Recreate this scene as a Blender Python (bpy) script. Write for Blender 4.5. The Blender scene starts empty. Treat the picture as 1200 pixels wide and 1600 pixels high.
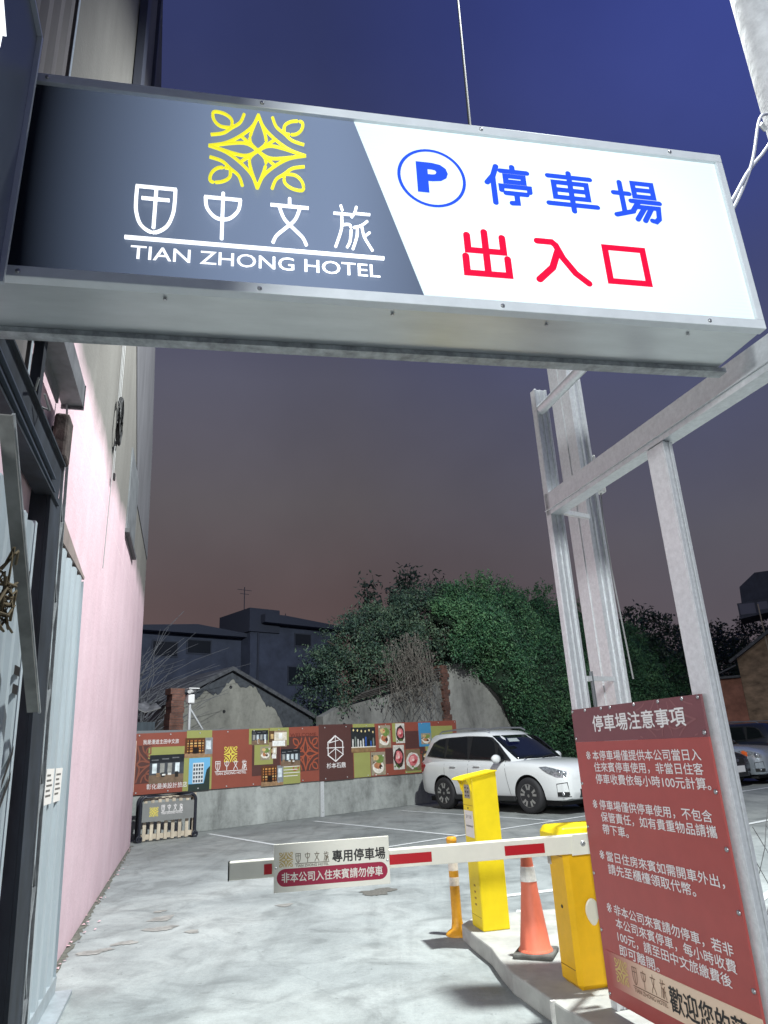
import bpy, bmesh, math, random
from mathutils import Vector, Matrix
random.seed(7)
SC = bpy.context.scene
COL = SC.collection
R = math.radians

# ---------------------------------------------------------------- camera
cam = bpy.data.cameras.new('camera'); camo = bpy.data.objects.new('camera', cam); COL.objects.link(camo)
P_, R_ = R(19.03), R(2.9)
fw = Vector((0, math.cos(P_), math.sin(P_)))
r0 = Vector((1, 0, 0)); u0 = r0.cross(fw)
cr = r0*math.cos(R_) - u0*math.sin(R_); cu = r0*math.sin(R_) + u0*math.cos(R_)
m3 = Matrix((cr, cu, -fw)).transposed()
camo.matrix_world = Matrix.Translation((0, 0, 1.5)) @ m3.to_4x4()
cam.sensor_fit = 'VERTICAL'; cam.sensor_height = 24; cam.lens = 24*1070/1600
cam.clip_start = .05; cam.clip_end = 2000
SC.camera = camo
SC.view_settings.view_transform = 'Standard'; SC.view_settings.look = 'None'
SC.view_settings.exposure = 0; SC.view_settings.gamma = 1
SC.cycles.use_denoising = True
SC.cycles.max_bounces = 8

# ---------------------------------------------------------------- night sky: town glow low down, deep blue overhead
def lin(c):
    return tuple((v/255/12.92 if v/255 <= .04045 else ((v/255+.055)/1.055)**2.4) for v in c) + (1,)
W = bpy.data.worlds.new('World'); SC.world = W; W.use_nodes = True
nt = W.node_tree; nd, ln = nt.nodes, nt.links
bg = nd['Background']
tc = nd.new('ShaderNodeTexCoord'); sx = nd.new('ShaderNodeSeparateXYZ')
ln.new(tc.outputs['Generated'], sx.inputs[0])
rp = nd.new('ShaderNodeValToRGB'); cr_ = rp.color_ramp
stops = [(0.0, (104, 82, 79)), (.2, (92, 78, 79)), (.34, (91, 86, 90)), (.5, (84, 84, 99)), (.62, (64, 67, 93)), (.8, (50, 57, 98)), (1, (46, 54, 104))]
cr_.elements[0].position = 0; cr_.elements[0].color = lin(stops[0][1])
cr_.elements[1].position = 1; cr_.elements[1].color = lin(stops[-1][1])
for p, c in stops[1:-1]:
    e = cr_.elements.new(p); e.color = lin(c)
ln.new(sx.outputs['Z'], rp.inputs[0])
rp2 = nd.new('ShaderNodeValToRGB'); c2 = rp2.color_ramp
c2.elements[0].position = 0; c2.elements[0].color = lin((96, 84, 88))
c2.elements[1].position = 1; c2.elements[1].color = lin((50, 64, 150))
for p, c in [(.25, (86, 84, 94)), (.45, (76, 80, 108)), (.62, (60, 70, 128))]:
    e = c2.elements.new(p); e.color = lin(c)
ln.new(sx.outputs['Z'], rp2.inputs[0])
mr = nd.new('ShaderNodeMapRange'); mr.inputs[1].default_value = -.05; mr.inputs[2].default_value = .42
ln.new(sx.outputs['X'], mr.inputs[0])
mx = nd.new('ShaderNodeMixRGB'); ln.new(mr.outputs[0], mx.inputs[0]); ln.new(rp.outputs[0], mx.inputs[1]); ln.new(rp2.outputs[0], mx.inputs[2])
hz = nd.new('ShaderNodeTexNoise'); hz.inputs['Scale'].default_value = 2.2; hz.inputs['Detail'].default_value = 5; ln.new(tc.outputs['Generated'], hz.inputs['Vector'])
hr = nd.new('ShaderNodeMapRange'); hr.inputs[1].default_value = .3; hr.inputs[2].default_value = .7; hr.inputs[3].default_value = .84; hr.inputs[4].default_value = 1.16; ln.new(hz.outputs['Fac'], hr.inputs[0])
hm = nd.new('ShaderNodeMixRGB'); hm.blend_type = 'MULTIPLY'; hm.inputs[0].default_value = 1; ln.new(mx.outputs[0], hm.inputs[1]); ln.new(hr.outputs[0], hm.inputs[2])
ln.new(hm.outputs[0], bg.inputs['Color']); bg.inputs['Strength'].default_value = 1.0

# ---------------------------------------------------------------- lamps: a street lamp, plus an added fill lamp behind the camera
def lamp(name, loc, power, color, rad, spot=None, aim=None):
    l = bpy.data.lights.new(name, 'SPOT' if spot else 'POINT'); l.energy = power; l.color = color; l.shadow_soft_size = rad
    o = bpy.data.objects.new(name, l); COL.objects.link(o); o.location = loc
    if spot:
        l.spot_size = R(spot); l.spot_blend = .6
        o.rotation_euler = (Vector(aim)-Vector(loc)).to_track_quat('-Z', 'Y').to_euler()
    return o
lamp('street_lamp_light', (3.4, 5.0, 12.0), 13900, (.95, 1.0, .985), .16, 117, (0, 13.8, 0))
lamp('fill_light_behind', (-2.0, -9.0, 4.4), 5200, (.93, .98, 1.0), .5)  # unseen fill, added low down to brighten the upright faces

# ---------------------------------------------------------------- material helpers
MATS = {}
def mat(name, color, rough=.6, metal=0., ns=None, amt=.25, bump=0., emit=None, es=0., spec=.5, detail=6., stretch=(1, 1, 1), coat=0.):
    if name in MATS: return MATS[name]
    m = bpy.data.materials.new(name); m.use_nodes = True; MATS[name] = m
    t = m.node_tree; b = t.nodes['Principled BSDF']
    b.inputs['Base Color'].default_value = (*color, 1); b.inputs['Roughness'].default_value = rough; b.inputs['Metallic'].default_value = metal
    b.inputs['Specular IOR Level'].default_value = spec
    if coat: b.inputs['Coat Weight'].default_value = coat; b.inputs['Coat Roughness'].default_value = .05
    if emit: b.inputs['Emission Color'].default_value = (*emit, 1); b.inputs['Emission Strength'].default_value = es
    if ns:
        co = t.nodes.new('ShaderNodeTexCoord'); mp = t.nodes.new('ShaderNodeMapping'); mp.inputs['Scale'].default_value = stretch
        t.links.new(co.outputs['Object'], mp.inputs[0])
        n = t.nodes.new('ShaderNodeTexNoise'); n.inputs['Scale'].default_value = ns; n.inputs['Detail'].default_value = detail; n.inputs['Roughness'].default_value = .62
        t.links.new(mp.outputs[0], n.inputs['Vector'])
        r = t.nodes.new('ShaderNodeValToRGB'); r.color_ramp.elements[0].position = .3; r.color_ramp.elements[1].position = .72
        r.color_ramp.elements[0].color = (*[c*(1-amt) for c in color], 1); r.color_ramp.elements[1].color = (*[min(1, c*(1+amt)) for c in color], 1)
        t.links.new(n.outputs['Fac'], r.inputs[0]); t.links.new(r.outputs[0], b.inputs['Base Color'])
        if bump:
            bp = t.nodes.new('ShaderNodeBump'); bp.inputs['Strength'].default_value = bump; bp.inputs['Distance'].default_value = .02
            t.links.new(n.outputs['Fac'], bp.inputs['Height']); t.links.new(bp.outputs[0], b.inputs['Normal'])
    return m
def node(t, ty, **kw):
    n = t.nodes.new(ty)
    for k, v in kw.items(): setattr(n, k, v)
    return n
def noise(t, vec, scale, detail=6, rough=.6, dist=0.):
    n = t.nodes.new('ShaderNodeTexNoise'); n.inputs['Scale'].default_value = scale; n.inputs['Detail'].default_value = detail
    n.inputs['Roughness'].default_value = rough; n.inputs['Distortion'].default_value = dist
    t.links.new(vec, n.inputs['Vector']); return n.outputs['Fac']
def ramp(t, fac, stops):
    r = t.nodes.new('ShaderNodeValToRGB'); e = r.color_ramp.elements
    e[0].position = stops[0][0]; e[0].color = (*stops[0][1], 1); e[1].position = stops[-1][0]; e[1].color = (*stops[-1][1], 1)
    for p, c in stops[1:-1]:
        x = e.new(p); x.color = (*c, 1)
    t.links.new(fac, r.inputs[0]); return r.outputs[0]
def mixc(t, fac, a, b, mode='MIX'):
    m = t.nodes.new('ShaderNodeMixRGB'); m.blend_type = mode
    for i, v in enumerate((fac, a, b)):
        if isinstance(v, (int, float)): m.inputs[i].default_value = v
        elif isinstance(v, tuple): m.inputs[i].default_value = (*v, 1)
        else: t.links.new(v, m.inputs[i])
    return m.outputs[0]
def newmat(name, rough=.8):
    m = bpy.data.materials.new(name); m.use_nodes = True; MATS[name] = m
    t = m.node_tree; b = t.nodes['Principled BSDF']; b.inputs['Roughness'].default_value = rough
    co = t.nodes.new('ShaderNodeTexCoord'); return m, t, b, co.outputs['Object']
def g(v): return (v, v, v)
def S(*c): return lin(c)[:3]

# ---------------------------------------------------------------- object helpers
def empty(name, loc=(0, 0, 0), rz=0., label=None, cat=None, group=None, scale=1):
    o = bpy.data.objects.new(name, None); COL.objects.link(o); o.location = loc; o.rotation_euler = (0, 0, rz); o.scale = (scale,)*3
    o.empty_display_size = .1
    return tag(o, label, cat, group)
def tag(o, label=None, cat=None, group=None, kind=None):
    if label: o['label'] = label
    if cat: o['category'] = cat
    if group: o['group'] = group
    if kind: o['kind'] = kind
    return o
class MB:
    """collects shapes, then links them as one mesh object"""
    def __init__(s): s.v = []; s.f = []; s.mi = []; s.sm = []
    def add(s, vs, fs, mi=0, smooth=False):
        k = len(s.v); s.v += [tuple(v) for v in vs]
        for f in fs: s.f.append(tuple(i+k for i in f)); s.mi.append(mi); s.sm.append(smooth)
        return s
    def box(s, a, b, mi=0, M=None):
        x0, y0, z0 = a; x1, y1, z1 = b
        vs = [Vector(p) for p in ((x0,y0,z0),(x1,y0,z0),(x1,y1,z0),(x0,y1,z0),(x0,y0,z1),(x1,y0,z1),(x1,y1,z1),(x0,y1,z1))]
        if M: vs = [M @ v for v in vs]
        return s.add(vs, ((0,3,2,1),(4,5,6,7),(0,1,5,4),(1,2,6,5),(2,3,7,6),(3,0,4,7)), mi)
    def bar(s, p, q, w, h, mi=0, up=(0, 0, 1)):
        p, q = Vector(p), Vector(q); d = (q-p); L = d.length; d.normalize()
        u = Vector(up); x = d.cross(u)
        if x.length < 1e-3: x = d.cross(Vector((0, 1, 0)))
        x.normalize(); y = x.cross(d).normalized()
        vs = []
        for t in (p, q):
            for a, b in ((-1,-1),(1,-1),(1,1),(-1,1)): vs.append(t + x*(a*w/2) + y*(b*h/2))
        return s.add(vs, ((0,1,2,3),(7,6,5,4),(0,4,5,1),(1,5,6,2),(2,6,7,3),(3,7,4,0)), mi)
    def tube(s, pts, rad, n=10, mi=0, cap=True, smooth=True):
        pts = [Vector(p) for p in pts]; N = len(pts); rings = []
        rads = rad if isinstance(rad, (list, tuple)) else [rad]*N
        ref = None
        for i, p in enumerate(pts):
            d = (pts[min(i+1, N-1)] - pts[max(i-1, 0)])
            if d.length < 1e-9: d = Vector((0, 0, 1))
            d.normalize()
            if ref is None: ref = Vector((0, 0, 1)) if abs(d.z) < .9 else Vector((1, 0, 0))
            x = d.cross(ref)
            if x.length < 1e-4: x = d.orthogonal()
            x.normalize(); y = x.cross(d); ref = y.copy() if False else ref
            rings.append([p + x*math.cos(2*math.pi*k/n)*rads[i] + y*math.sin(2*math.pi*k/n)*rads[i] for k in range(n)])
        vs = [v for r in rings for v in r]; fs = []
        for i in range(N-1):
            for k in range(n):
                a = i*n+k; b = i*n+(k+1) % n; fs.append((a, b, b+n, a+n))
        s.add(vs, fs, mi, smooth)
        if cap: s.add(rings[0], (tuple(range(n))[::-1],), mi); s.add(rings[-1], (tuple(range(n)),), mi)
        return s
    def lathe(s, prof, c=(0, 0, 0), n=24, mi=0, smooth=True, axis='Z'):
        vs = []
        for r, z in prof:
            for k in range(n):
                a = 2*math.pi*k/n
                p = (r*math.cos(a), r*math.sin(a), z) if axis == 'Z' else (r*math.cos(a), z, r*math.sin(a))
                vs.append(Vector(p)+Vector(c))
        fs = []
        for i in range(len(prof)-1):
            for k in range(n):
                a = i*n+k; b = i*n+(k+1) % n; fs.append((a, b, b+n, a+n))
        s.add(vs, fs, mi, smooth)
        s.add(vs[:n], (tuple(range(n))[::-1],), mi); s.add(vs[-n:], (tuple(range(n)),), mi)
        return s
    def prism(s, poly, y0, y1, mi=0):
        """polygon in x,z pushed from y0 to y1"""
        n = len(poly); vs = [(x, y0, z) for x, z in poly] + [(x, y1, z) for x, z in poly]
        fs = [tuple(range(n)), tuple(range(2*n-1, n-1, -1))] + [(i, i+n, (i+1) % n+n, (i+1) % n) for i in range(n)]
        return s.add(vs, fs, mi)
    def prismz(s, poly, z0, z1, mi=0):
        n = len(poly); vs = [(x, y, z0) for x, y in poly] + [(x, y, z1) for x, y in poly]
        fs = [tuple(range(n-1, -1, -1)), tuple(range(n, 2*n))] + [(i, (i+1) % n, (i+1) % n+n, i+n) for i in range(n)]
        return s.add(vs, fs, mi)
    def rect(s, x0, x1, z0, z1, y=0., mi=0):
        return s.add([(x0,y,z0),(x1,y,z0),(x1,y,z1),(x0,y,z1)], ((0,1,2,3),), mi)
    def build(s, name, mats, parent=None, bevel=0., angle=None, seg=2):
        me = bpy.data.meshes.new(name); me.from_pydata(s.v, [], s.f); me.update()
        for m in (mats if isinstance(mats, (list, tuple)) else [mats]): me.materials.append(m)
        me.polygons.foreach_set('material_index', s.mi); me.polygons.foreach_set('use_smooth', s.sm)
        bm = bmesh.new(); bm.from_mesh(me); bmesh.ops.recalc_face_normals(bm, faces=bm.faces) if len(s.f) < 20000 and getattr(s, 'recalc', True) else None
        bm.to_mesh(me); bm.free()
        if angle: me.set_sharp_from_angle(angle=R(angle))
        o = bpy.data.objects.new(name, me); COL.objects.link(o)
        if parent: o.parent = parent
        if bevel:
            b = o.modifiers.new('Bevel', 'BEVEL'); b.width = bevel; b.segments = seg; b.limit_method = 'ANGLE'; b.angle_limit = R(40)
        return o
def flat(s):
    s.recalc = False; return s

# ------------------------------------------------ writing: printed text as flat meshes just off the sheet
def text_geo(body, bold=0., shear=0.):
    c = bpy.data.curves.new('t', 'FONT'); c.body = body; c.size = 1; c.offset = bold; c.resolution_u = 3; c.shear = shear
    o = bpy.data.objects.new('t', c); COL.objects.link(o); bpy.context.view_layer.update()
    me = bpy.data.meshes.new_from_object(o.evaluated_get(bpy.context.evaluated_depsgraph_get()))
    vs = [v.co.copy() for v in me.vertices]; fs = [tuple(p.vertices) for p in me.polygons]
    bpy.data.objects.remove(o); bpy.data.curves.remove(c); bpy.data.meshes.remove(me)
    return vs, fs
def text(mb, body, x, z, w=None, h=None, y=0., bold=0., mi=0, M=None):
    """text whose ink box starts at x, z (bottom left) and is w wide, h high"""
    cjk = any(ord(ch) > 0x2e80 for ch in body)
    vs, fs = text_geo(body, 0 if cjk else bold)
    if not vs: return
    x0 = min(v.x for v in vs); x1 = max(v.x for v in vs); y0 = min(v.y for v in vs); y1 = max(v.y for v in vs)
    sy = (h/(y1-y0)) if h else w/(x1-x0); sx = (w/(x1-x0)) if w else sy
    # heavier ideographs: the same print struck a few times, a hair apart
    q = bold*sy*.75
    for k, (dx, dz) in enumerate(((0, 0), (q, 0), (-q, 0), (0, q), (0, -q)) if cjk and bold else ((0, 0),)):
        pts = [Vector((x+(v.x-x0)*sx+dx, y-.00004*k, z+(v.y-y0)*sy+dz)) for v in vs]
        if M: pts = [M @ p for p in pts]
        mb.add(pts, fs, mi)
def smooth_path(pts, n=6):
    """Catmull-Rom through the points"""
    if len(pts) < 3: return pts
    P = [pts[0]] + list(pts) + [pts[-1]]; out = []
    for i in range(1, len(P)-2):
        for k in range(n):
            t = k/n; a, b, c, d = P[i-1], P[i], P[i+1], P[i+2]
            out.append(tuple(.5*((2*b[j])+(-a[j]+c[j])*t+(2*a[j]-5*b[j]+4*c[j]-d[j])*t*t+(-a[j]+3*b[j]-3*c[j]+d[j])*t**3) for j in range(2)))
    out.append(pts[-1]); return out
def ribbon(mb, pts, w, y, closed=False, mi=0, cap=True):
    """flat stroke with round ends in the x,z plane"""
    P = [Vector(p) for p in pts]; n = len(P); L = []; Rr = []
    for i in range(n):
        a = P[(i-1) % n] if (closed or i > 0) else None; b = P[(i+1) % n] if (closed or i < n-1) else None
        d1 = (P[i]-a).normalized() if a is not None else None; d2 = (b-P[i]).normalized() if b is not None else None
        if d1 is None: d1 = d2
        if d2 is None: d2 = d1
        n1 = Vector((-d1.y, d1.x)); n2 = Vector((-d2.y, d2.x)); m = (n1+n2)
        m = m.normalized() if m.length > 1e-6 else n1
        k = min(1.6, 1/max(.35, m.dot(n1))); L.append(P[i]+m*w/2*k); Rr.append(P[i]-m*w/2*k)
    vs = [(p.x, y, p.y) for p in L] + [(p.x, y, p.y) for p in Rr]
    fs = [(i, (i+1) % n, (i+1) % n+n, i+n) for i in range(n if closed else n-1)]
    mb.add(vs, [f[::-1] for f in fs], mi)
    if cap and not closed:
        for i, j in ((0, 1), (n-1, n-2)):
            d = (P[i]-P[j]).normalized(); a0 = math.atan2(d.y, d.x)
            arc = [P[i]+Vector((math.cos(a0+t), math.sin(a0+t)))*w/2 for t in [(-math.pi/2+math.pi*k/8) for k in range(9)]]
            mb.add([(p.x, y, p.y) for p in arc], (tuple(range(9)),), mi)
EMB = []   # the hotel's emblem: a concave diamond, an eight-petal star, a leaf and an arc in each corner
def _emblem():
    out = []
    def q(p, k):
        for _ in range(k): p = [(-y, x) for x, y in p]
        return p
    for k in range(4):
        out.append((q(smooth_path([(0, 1), (.12, .66), (.36, .36), (.66, .12), (1, 0)]), k), False))
        out.append((q(smooth_path([(0, 0), (.17, .3), (0, .98)]), k), False)); out.append((q(smooth_path([(0, 0), (-.17, .3), (0, .98)]), k), False))
        out.append((q([(0, 0), (.36, .36)], k), False))
        out.append((q(smooth_path([(.3, .97), (.38, .72), (.55, .55), (.72, .38), (.97, .3)]), k), False))
        out.append((q(smooth_path([(.55, .55), (.56, .78), (.72, .92), (.93, .93), (.92, .72), (.78, .56), (.55, .55)]), k), False))
    return out
EMB = _emblem()
# the four stylised characters (u 0..1 across, v 0..1 up)
def U(p): return smooth_path(p)
HZ = [
 [U([(.03, 1), (.03, .7), (.06, .42), (.2, .14), (.5, 0), (.8, .14), (.94, .42), (.97, .7), (.97, 1)]), [(.0, 1), (1, 1)], [(.5, .98), (.5, .1)], [(.16, .74), (.84, .74)]],
 [[(.0, .9), (1, .9)], U([(.03, .9), (.08, .66), (.28, .47), (.5, .42), (.72, .47), (.92, .66), (.97, .9)]), [(.5, 1.03), (.5, -.02)]],
 [[(.5, 1.05), (.5, .9)], [(0, .86), (1, .86)], U([(.22, .86), (.36, .56), (.62, .34), (.84, .16), (.93, 0)]), U([(.78, .86), (.64, .56), (.38, .34), (.16, .16), (.07, 0)])],
 [[(.2, 1), (.24, .88)], [(0, .8), (.48, .8)], U([(.22, .8), (.2, .45), (.03, .02)]), U([(.22, .54), (.44, .54), (.42, .2), (.33, .03)]), U([(.62, 1), (.57, .86), (.48, .74)]), [(.57, .84), (.98, .84)],
  U([(.9, .68), (.72, .56), (.52, .5)]), U([(.62, .52), (.6, .3), (.48, .0)]), U([(.74, .56), (.8, .3), (1, .0)]), [(.95, .42), (.78, .3)]],
]
def hotel_chars(fn, x, z, w, h, gap=.43, cw=.145):
    """calls fn(points) for every stroke of the four characters laid out over width w"""
    for i, ch in enumerate(HZ):
        cx = x + w*i*(1-cw)/3
        for st in ch: fn([(cx+u*w*cw, z+v*h) for u, v in st])
def emblem_print(name, parent, cx, cz, r, y, m, w):
    mb = flat(MB())
    for i, (st, c) in enumerate(EMB): ribbon(mb, [(cx+u*r, cz+v*r) for u, v in st], w, y-i*.00006, c)
    return mb.build(name, m, parent)
def hotel_print(parent, x, z, w, y, m, name='hotel_lettering', h=None, lw=None):
    """characters, rule and tagline; z is the rule"""
    mb = flat(MB()); h = h or w*.22; lw = lw or w*.012; k = [0]
    def fn(p): k[0] += 1; ribbon(mb, p, lw, y-k[0]*.00006)
    hotel_chars(fn, x+w*.02, z+h*.12, w*.96, h)
    ribbon(mb, [(x, z), (x+w, z)], lw, y, cap=False)
    text(mb, 'TIAN ZHONG HOTEL', x+w*.02, z-w*.092, w*.96, w*.068, y, .012)
    return mb.build(name, m, parent)

M_STEEL = mat('galvanised steel', (.66, .68, .69), .38, .35, 42, .12, .02)
M_SCREW = mat('screw heads', (.45, .45, .46), .35, .9)
M_BLACKSTEEL = mat('black weathered steel', (.020, .026, .036), .7, .1, 6, .6, .1, stretch=(1, 1, .4))
M_BLACK = mat('black rubber', (.012, .012, .013), .6)
M_CREAM = mat('cream aluminium', (.84, .81, .69), .35, 0, 8, .05)
M_WHITEPRINT = mat('white print', (.78, .75, .74), .5)
M_REDPRINT = mat('red reflective tape', (.50, .006, .014), .4)
M_GOLD = mat('gold print', (.60, .44, .15), .4)
M_LIMEGOLD = mat('yellow print', (.72, .60, .09), .5)
M_BLACKPRINT = mat('black print', (.015, .013, .013), .5)

exec_order = []
# ================================================================ GROUND
def ground_material():
    m, t, b, co = newmat('worn concrete', .72)
    n1 = noise(t, co, .42, 8, .62, .6); n2 = noise(t, co, 1.7, 9, .66, 1.2); n3 = noise(t, co, 38, 4, .6); n4 = noise(t, co, 6.5, 8, .7, .3)
    c = ramp(t, n1, [(.3, S(132, 138, 138)), (.48, S(152, 158, 157)), (.62, S(168, 173, 171)), (.8, S(178, 182, 179))])
    d = ramp(t, n2, [(.36, g(.66)), (.46, g(.88)), (.58, g(1.04))]); c = mixc(t, .8, c, d, 'MULTIPLY')
    d4 = ramp(t, n4, [(.3, g(.80)), (.52, g(.98)), (.75, g(1.10))]); c = mixc(t, .6, c, d4, 'MULTIPLY')
    d3 = ramp(t, n3, [(.25, g(.82)), (.6, g(1.03))]); c = mixc(t, .6, c, d3, 'MULTIPLY')
    # grit, small dark flecks and hairline cracks
    fl = noise(t, co, 9, 3, .8); c = mixc(t, .8, c, ramp(t, fl, [(.66, g(1)), (.70, g(.62)), (.8, g(.5))]), 'MULTIPLY')
    gr = noise(t, co, 120, 3, .7); c = mixc(t, .5, c, ramp(t, gr, [(.3, g(.72)), (.6, g(1.06))]), 'MULTIPLY')
    wp_ = t.nodes.new('ShaderNodeVectorMath'); wp_.operation = 'MULTIPLY_ADD'; wp_.inputs[1].default_value = (.7, .7, 0); nz_ = t.nodes.new('ShaderNodeTexNoise'); nz_.inputs['Scale'].default_value = 1.6; nz_.inputs['Detail'].default_value = 6
    t.links.new(co, nz_.inputs['Vector']); t.links.new(nz_.outputs['Color'], wp_.inputs[0]); t.links.new(co, wp_.inputs[2])
    vo = t.nodes.new('ShaderNodeTexVoronoi'); vo.feature = 'DISTANCE_TO_EDGE'; vo.inputs['Scale'].default_value = .17; t.links.new(wp_.outputs[0], vo.inputs['Vector'])
    c = mixc(t, .22, c, ramp(t, vo.outputs['Distance'], [(.0, g(.5)), (.0015, g(.75)), (.003, g(1))]), 'MULTIPLY')
    # long faint tyre-worn streaks along the drive
    mps = t.nodes.new('ShaderNodeMapping'); mps.inputs['Scale'].default_value = (1.6, .12, 1); mps.inputs['Rotation'].default_value = (0, 0, R(12)); t.links.new(co, mps.inputs[0])
    c = mixc(t, .55, c, ramp(t, noise(t, mps.outputs[0], 1.5, 7, .65, .4), [(.36, g(.70)), (.5, g(.98)), (.7, g(1.05))]), 'MULTIPLY')
    # the ground further into the lot is a little darker
    sp = t.nodes.new('ShaderNodeSeparateXYZ'); t.links.new(co, sp.inputs[0])
    mr = t.nodes.new('ShaderNodeMapRange'); mr.inputs[1].default_value = 10.2; mr.inputs[2].default_value = 12.8; t.links.new(sp.outputs['Y'], mr.inputs[0])
    c = mixc(t, mr.outputs[0], c, mixc(t, 1., c, (.80, .78, .76), 'MULTIPLY'))
    t.links.new(c, b.inputs['Base Color'])
    r = ramp(t, n2, [(.3, g(.5)), (.6, g(.8))]); t.links.new(r, b.inputs['Roughness'])
    bp = t.nodes.new('ShaderNodeBump'); bp.inputs['Strength'].default_value = .25; bp.inputs['Distance'].default_value = .012
    t.links.new(n4, bp.inputs['Height']); t.links.new(bp.outputs[0], b.inputs['Normal'])
    return m
gm = ground_material()
tag(MB().add([(-300,-200,0),(300,-200,0),(300,500,0),(-300,500,0)], ((0,1,2,3),)).build('ground', gm), kind='structure')
def blob(cx, cy, rx, ry, rot, seed, n=44, z=.004):
    rnd = random.Random(seed); ph = [rnd.uniform(0, 6.28) for _ in range(3)]; vs = []
    for k in range(n):
        a = 2*math.pi*k/n; q = 1+.22*math.sin(2*a+ph[0])+.14*math.sin(3*a+ph[1])+.1*math.sin(5*a+ph[2])+rnd.uniform(-.16, .16)
        x, y = rx*q*math.cos(a), ry*q*math.sin(a)
        vs.append((cx+x*math.cos(rot)-y*math.sin(rot), cy+x*math.sin(rot)+y*math.cos(rot), z))
    return vs
M_STAIN = mat('damp stain', (.27, .265, .245), .6, 0, 9, .4)
M_PATCH = mat('dark mortar patch', (.13, .125, .11), .85, 0, 40, .4, .3)
for i, (cx, cy, rx, ry, rot) in enumerate([(-2.42, 7.75, .13, .10, .3), (-2.30, 7.32, .13, .11, .1), (-2.56, 8.1, .06, .05, 0), (-2.45, 6.85, .09, .08, .2), (-2.62, 6.6, .12, .09, .5), (-1.95, 7.15, .07, .06, .2), (-1.25, 8.1, .1, .06, 0)]):
    v = blob(cx, cy, rx, ry, rot, i); tag(MB().add(v, (tuple(range(len(v))),)).build('damp_stain', M_STAIN), kind='structure')
v = blob(-.28, 8.55, .17, .20, .2, 55); tag(MB().add(v, (tuple(range(len(v))),)).build('mortar_patch', M_PATCH), kind='structure')
# parking lines
M_LINE = mat('worn white road paint', (.62, .64, .63), .7, 0, 22, .22)
def line(p, q, w=.1, z=.005):
    p = Vector((*p, 0)); q = Vector((*q, 0)); d = (q-p).normalized(); n = Vector((-d.y, d.x, 0))*w/2; Z = Vector((0, 0, z))
    tag(MB().add([p+n+Z, q+n+Z, q-n+Z, p-n+Z], ((0,1,2,3),)).build('parking_line', M_LINE), kind='structure')
ld = Vector((.597, -.802)); cross = Vector((.775, .632))
base = Vector((-3.97, 15.55))
for k in range(8):
    p = base + Vector((2.02, 1.58))*k; line(p, p+ld*5.0, .09)
p0 = base + ld*5.0; line(p0, p0 + Vector((2.02, 1.58))*7.4, .09, .0065)
line((1.05, 8.0), (2.9, 8.55), .12); line((1.05, 7.3), (2.2, 7.0), .1)
line((2.5, 6.4), (3.9, 7.9), .1)
for p, q in [((5.2, 12.25), (8.5, 14.6))]: line(p, q, .12, .008)

# traffic island with its kerb
M_ISLAND = mat('island concrete', (.37, .37, .345), .8, 0, 5, .22, .25)
isl = [(.46, 6.38), (.53, 6.0), (.605, 5.67), (.625, 5.38), (.66, 5.06), (.77, 4.67), (.84, 4.42), (.96, 4.1), (1.2, 3.4), (1.42, 2.75), (1.95, 2.85), (1.9, 4.6), (1.75, 6.2), (1.3, 6.75), (.62, 6.66)]
io = tag(MB().prismz(isl, 0, .12).build('traffic_island', M_ISLAND, bevel=.012), kind='structure')
jm = mat('kerb joint mortar', (.62, .61, .57), .9, 0, 20, .2)
J = MB(); J.bar((.805, 4.53, .0), (.805, 4.53, .123), .03, .02, up=(.3, -.95, 0)); tag(J.build('kerb_joint', jm), kind='structure')

# ================================================================ LIGHT BOX SIGN
ROT_S = math.atan2(.193, .981)
sign = empty('lightbox_sign', (1.551, 2.367, 3.003), ROT_S, 'long lit sign box with yellow emblem and blue 停車場 lettering over the driveway', 'sign')
M_CAB = mat('brushed sign cabinet', (.52, .54, .545), .30, .55, 3, .10, .02, stretch=(1, 4, 4))
M_TRIM = mat('pale aluminium trim', (.72, .76, .78), .45, .1, 12, .06)
cab = MB(); cab.box((-3.4, .022, .0), (-.004, .325, .882)); cab.build('cabinet', M_CAB, sign, .004)
rail = MB(); rail.box((-3.4, .285, -.022), (.03, .33, -.001)); rail.box((-3.4, .33, -.022), (.03, .338, .03)); rail.build('mounting_rail', mat('dark galvanised angle', (.36, .38, .39), .55, .5, 20, .4, .2), sign)
tr = MB()
tr.box((-3.4, -.012, .845), (0, .03, .886)); tr.box((-3.4, -.012, -.004), (0, .03, .038)); tr.box((-.03, -.011, .0385), (.001, .03, .8445))
tr.build('trim_frame', M_TRIM, sign, .003)
# the dark half: satin grey acrylic. The lit half: white acrylic over lamps
M_GREY, t, b, co = newmat('backlit grey acrylic with painted glow', .38)
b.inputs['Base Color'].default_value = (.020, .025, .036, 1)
gr_ = t.nodes.new('ShaderNodeTexGradient'); gr_.gradient_type = 'SPHERICAL'; mp = t.nodes.new('ShaderNodeMapping'); mp.inputs['Location'].default_value = (2.13, 0, -.20); mp.inputs['Scale'].default_value = (1.13, .4, .36)  # emission gradient paints in glow near the letters and the shaded left end
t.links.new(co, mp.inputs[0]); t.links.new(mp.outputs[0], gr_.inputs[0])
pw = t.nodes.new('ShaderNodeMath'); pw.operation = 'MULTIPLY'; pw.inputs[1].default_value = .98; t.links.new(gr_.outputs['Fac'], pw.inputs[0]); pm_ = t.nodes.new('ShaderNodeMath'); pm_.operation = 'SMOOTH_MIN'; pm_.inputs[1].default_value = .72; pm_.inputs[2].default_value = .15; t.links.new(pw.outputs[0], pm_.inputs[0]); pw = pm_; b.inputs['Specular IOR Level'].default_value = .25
b.inputs['Emission Color'].default_value = (.28, .37, .56, 1); t.links.new(pw.outputs[0], b.inputs['Emission Strength'])
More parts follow.
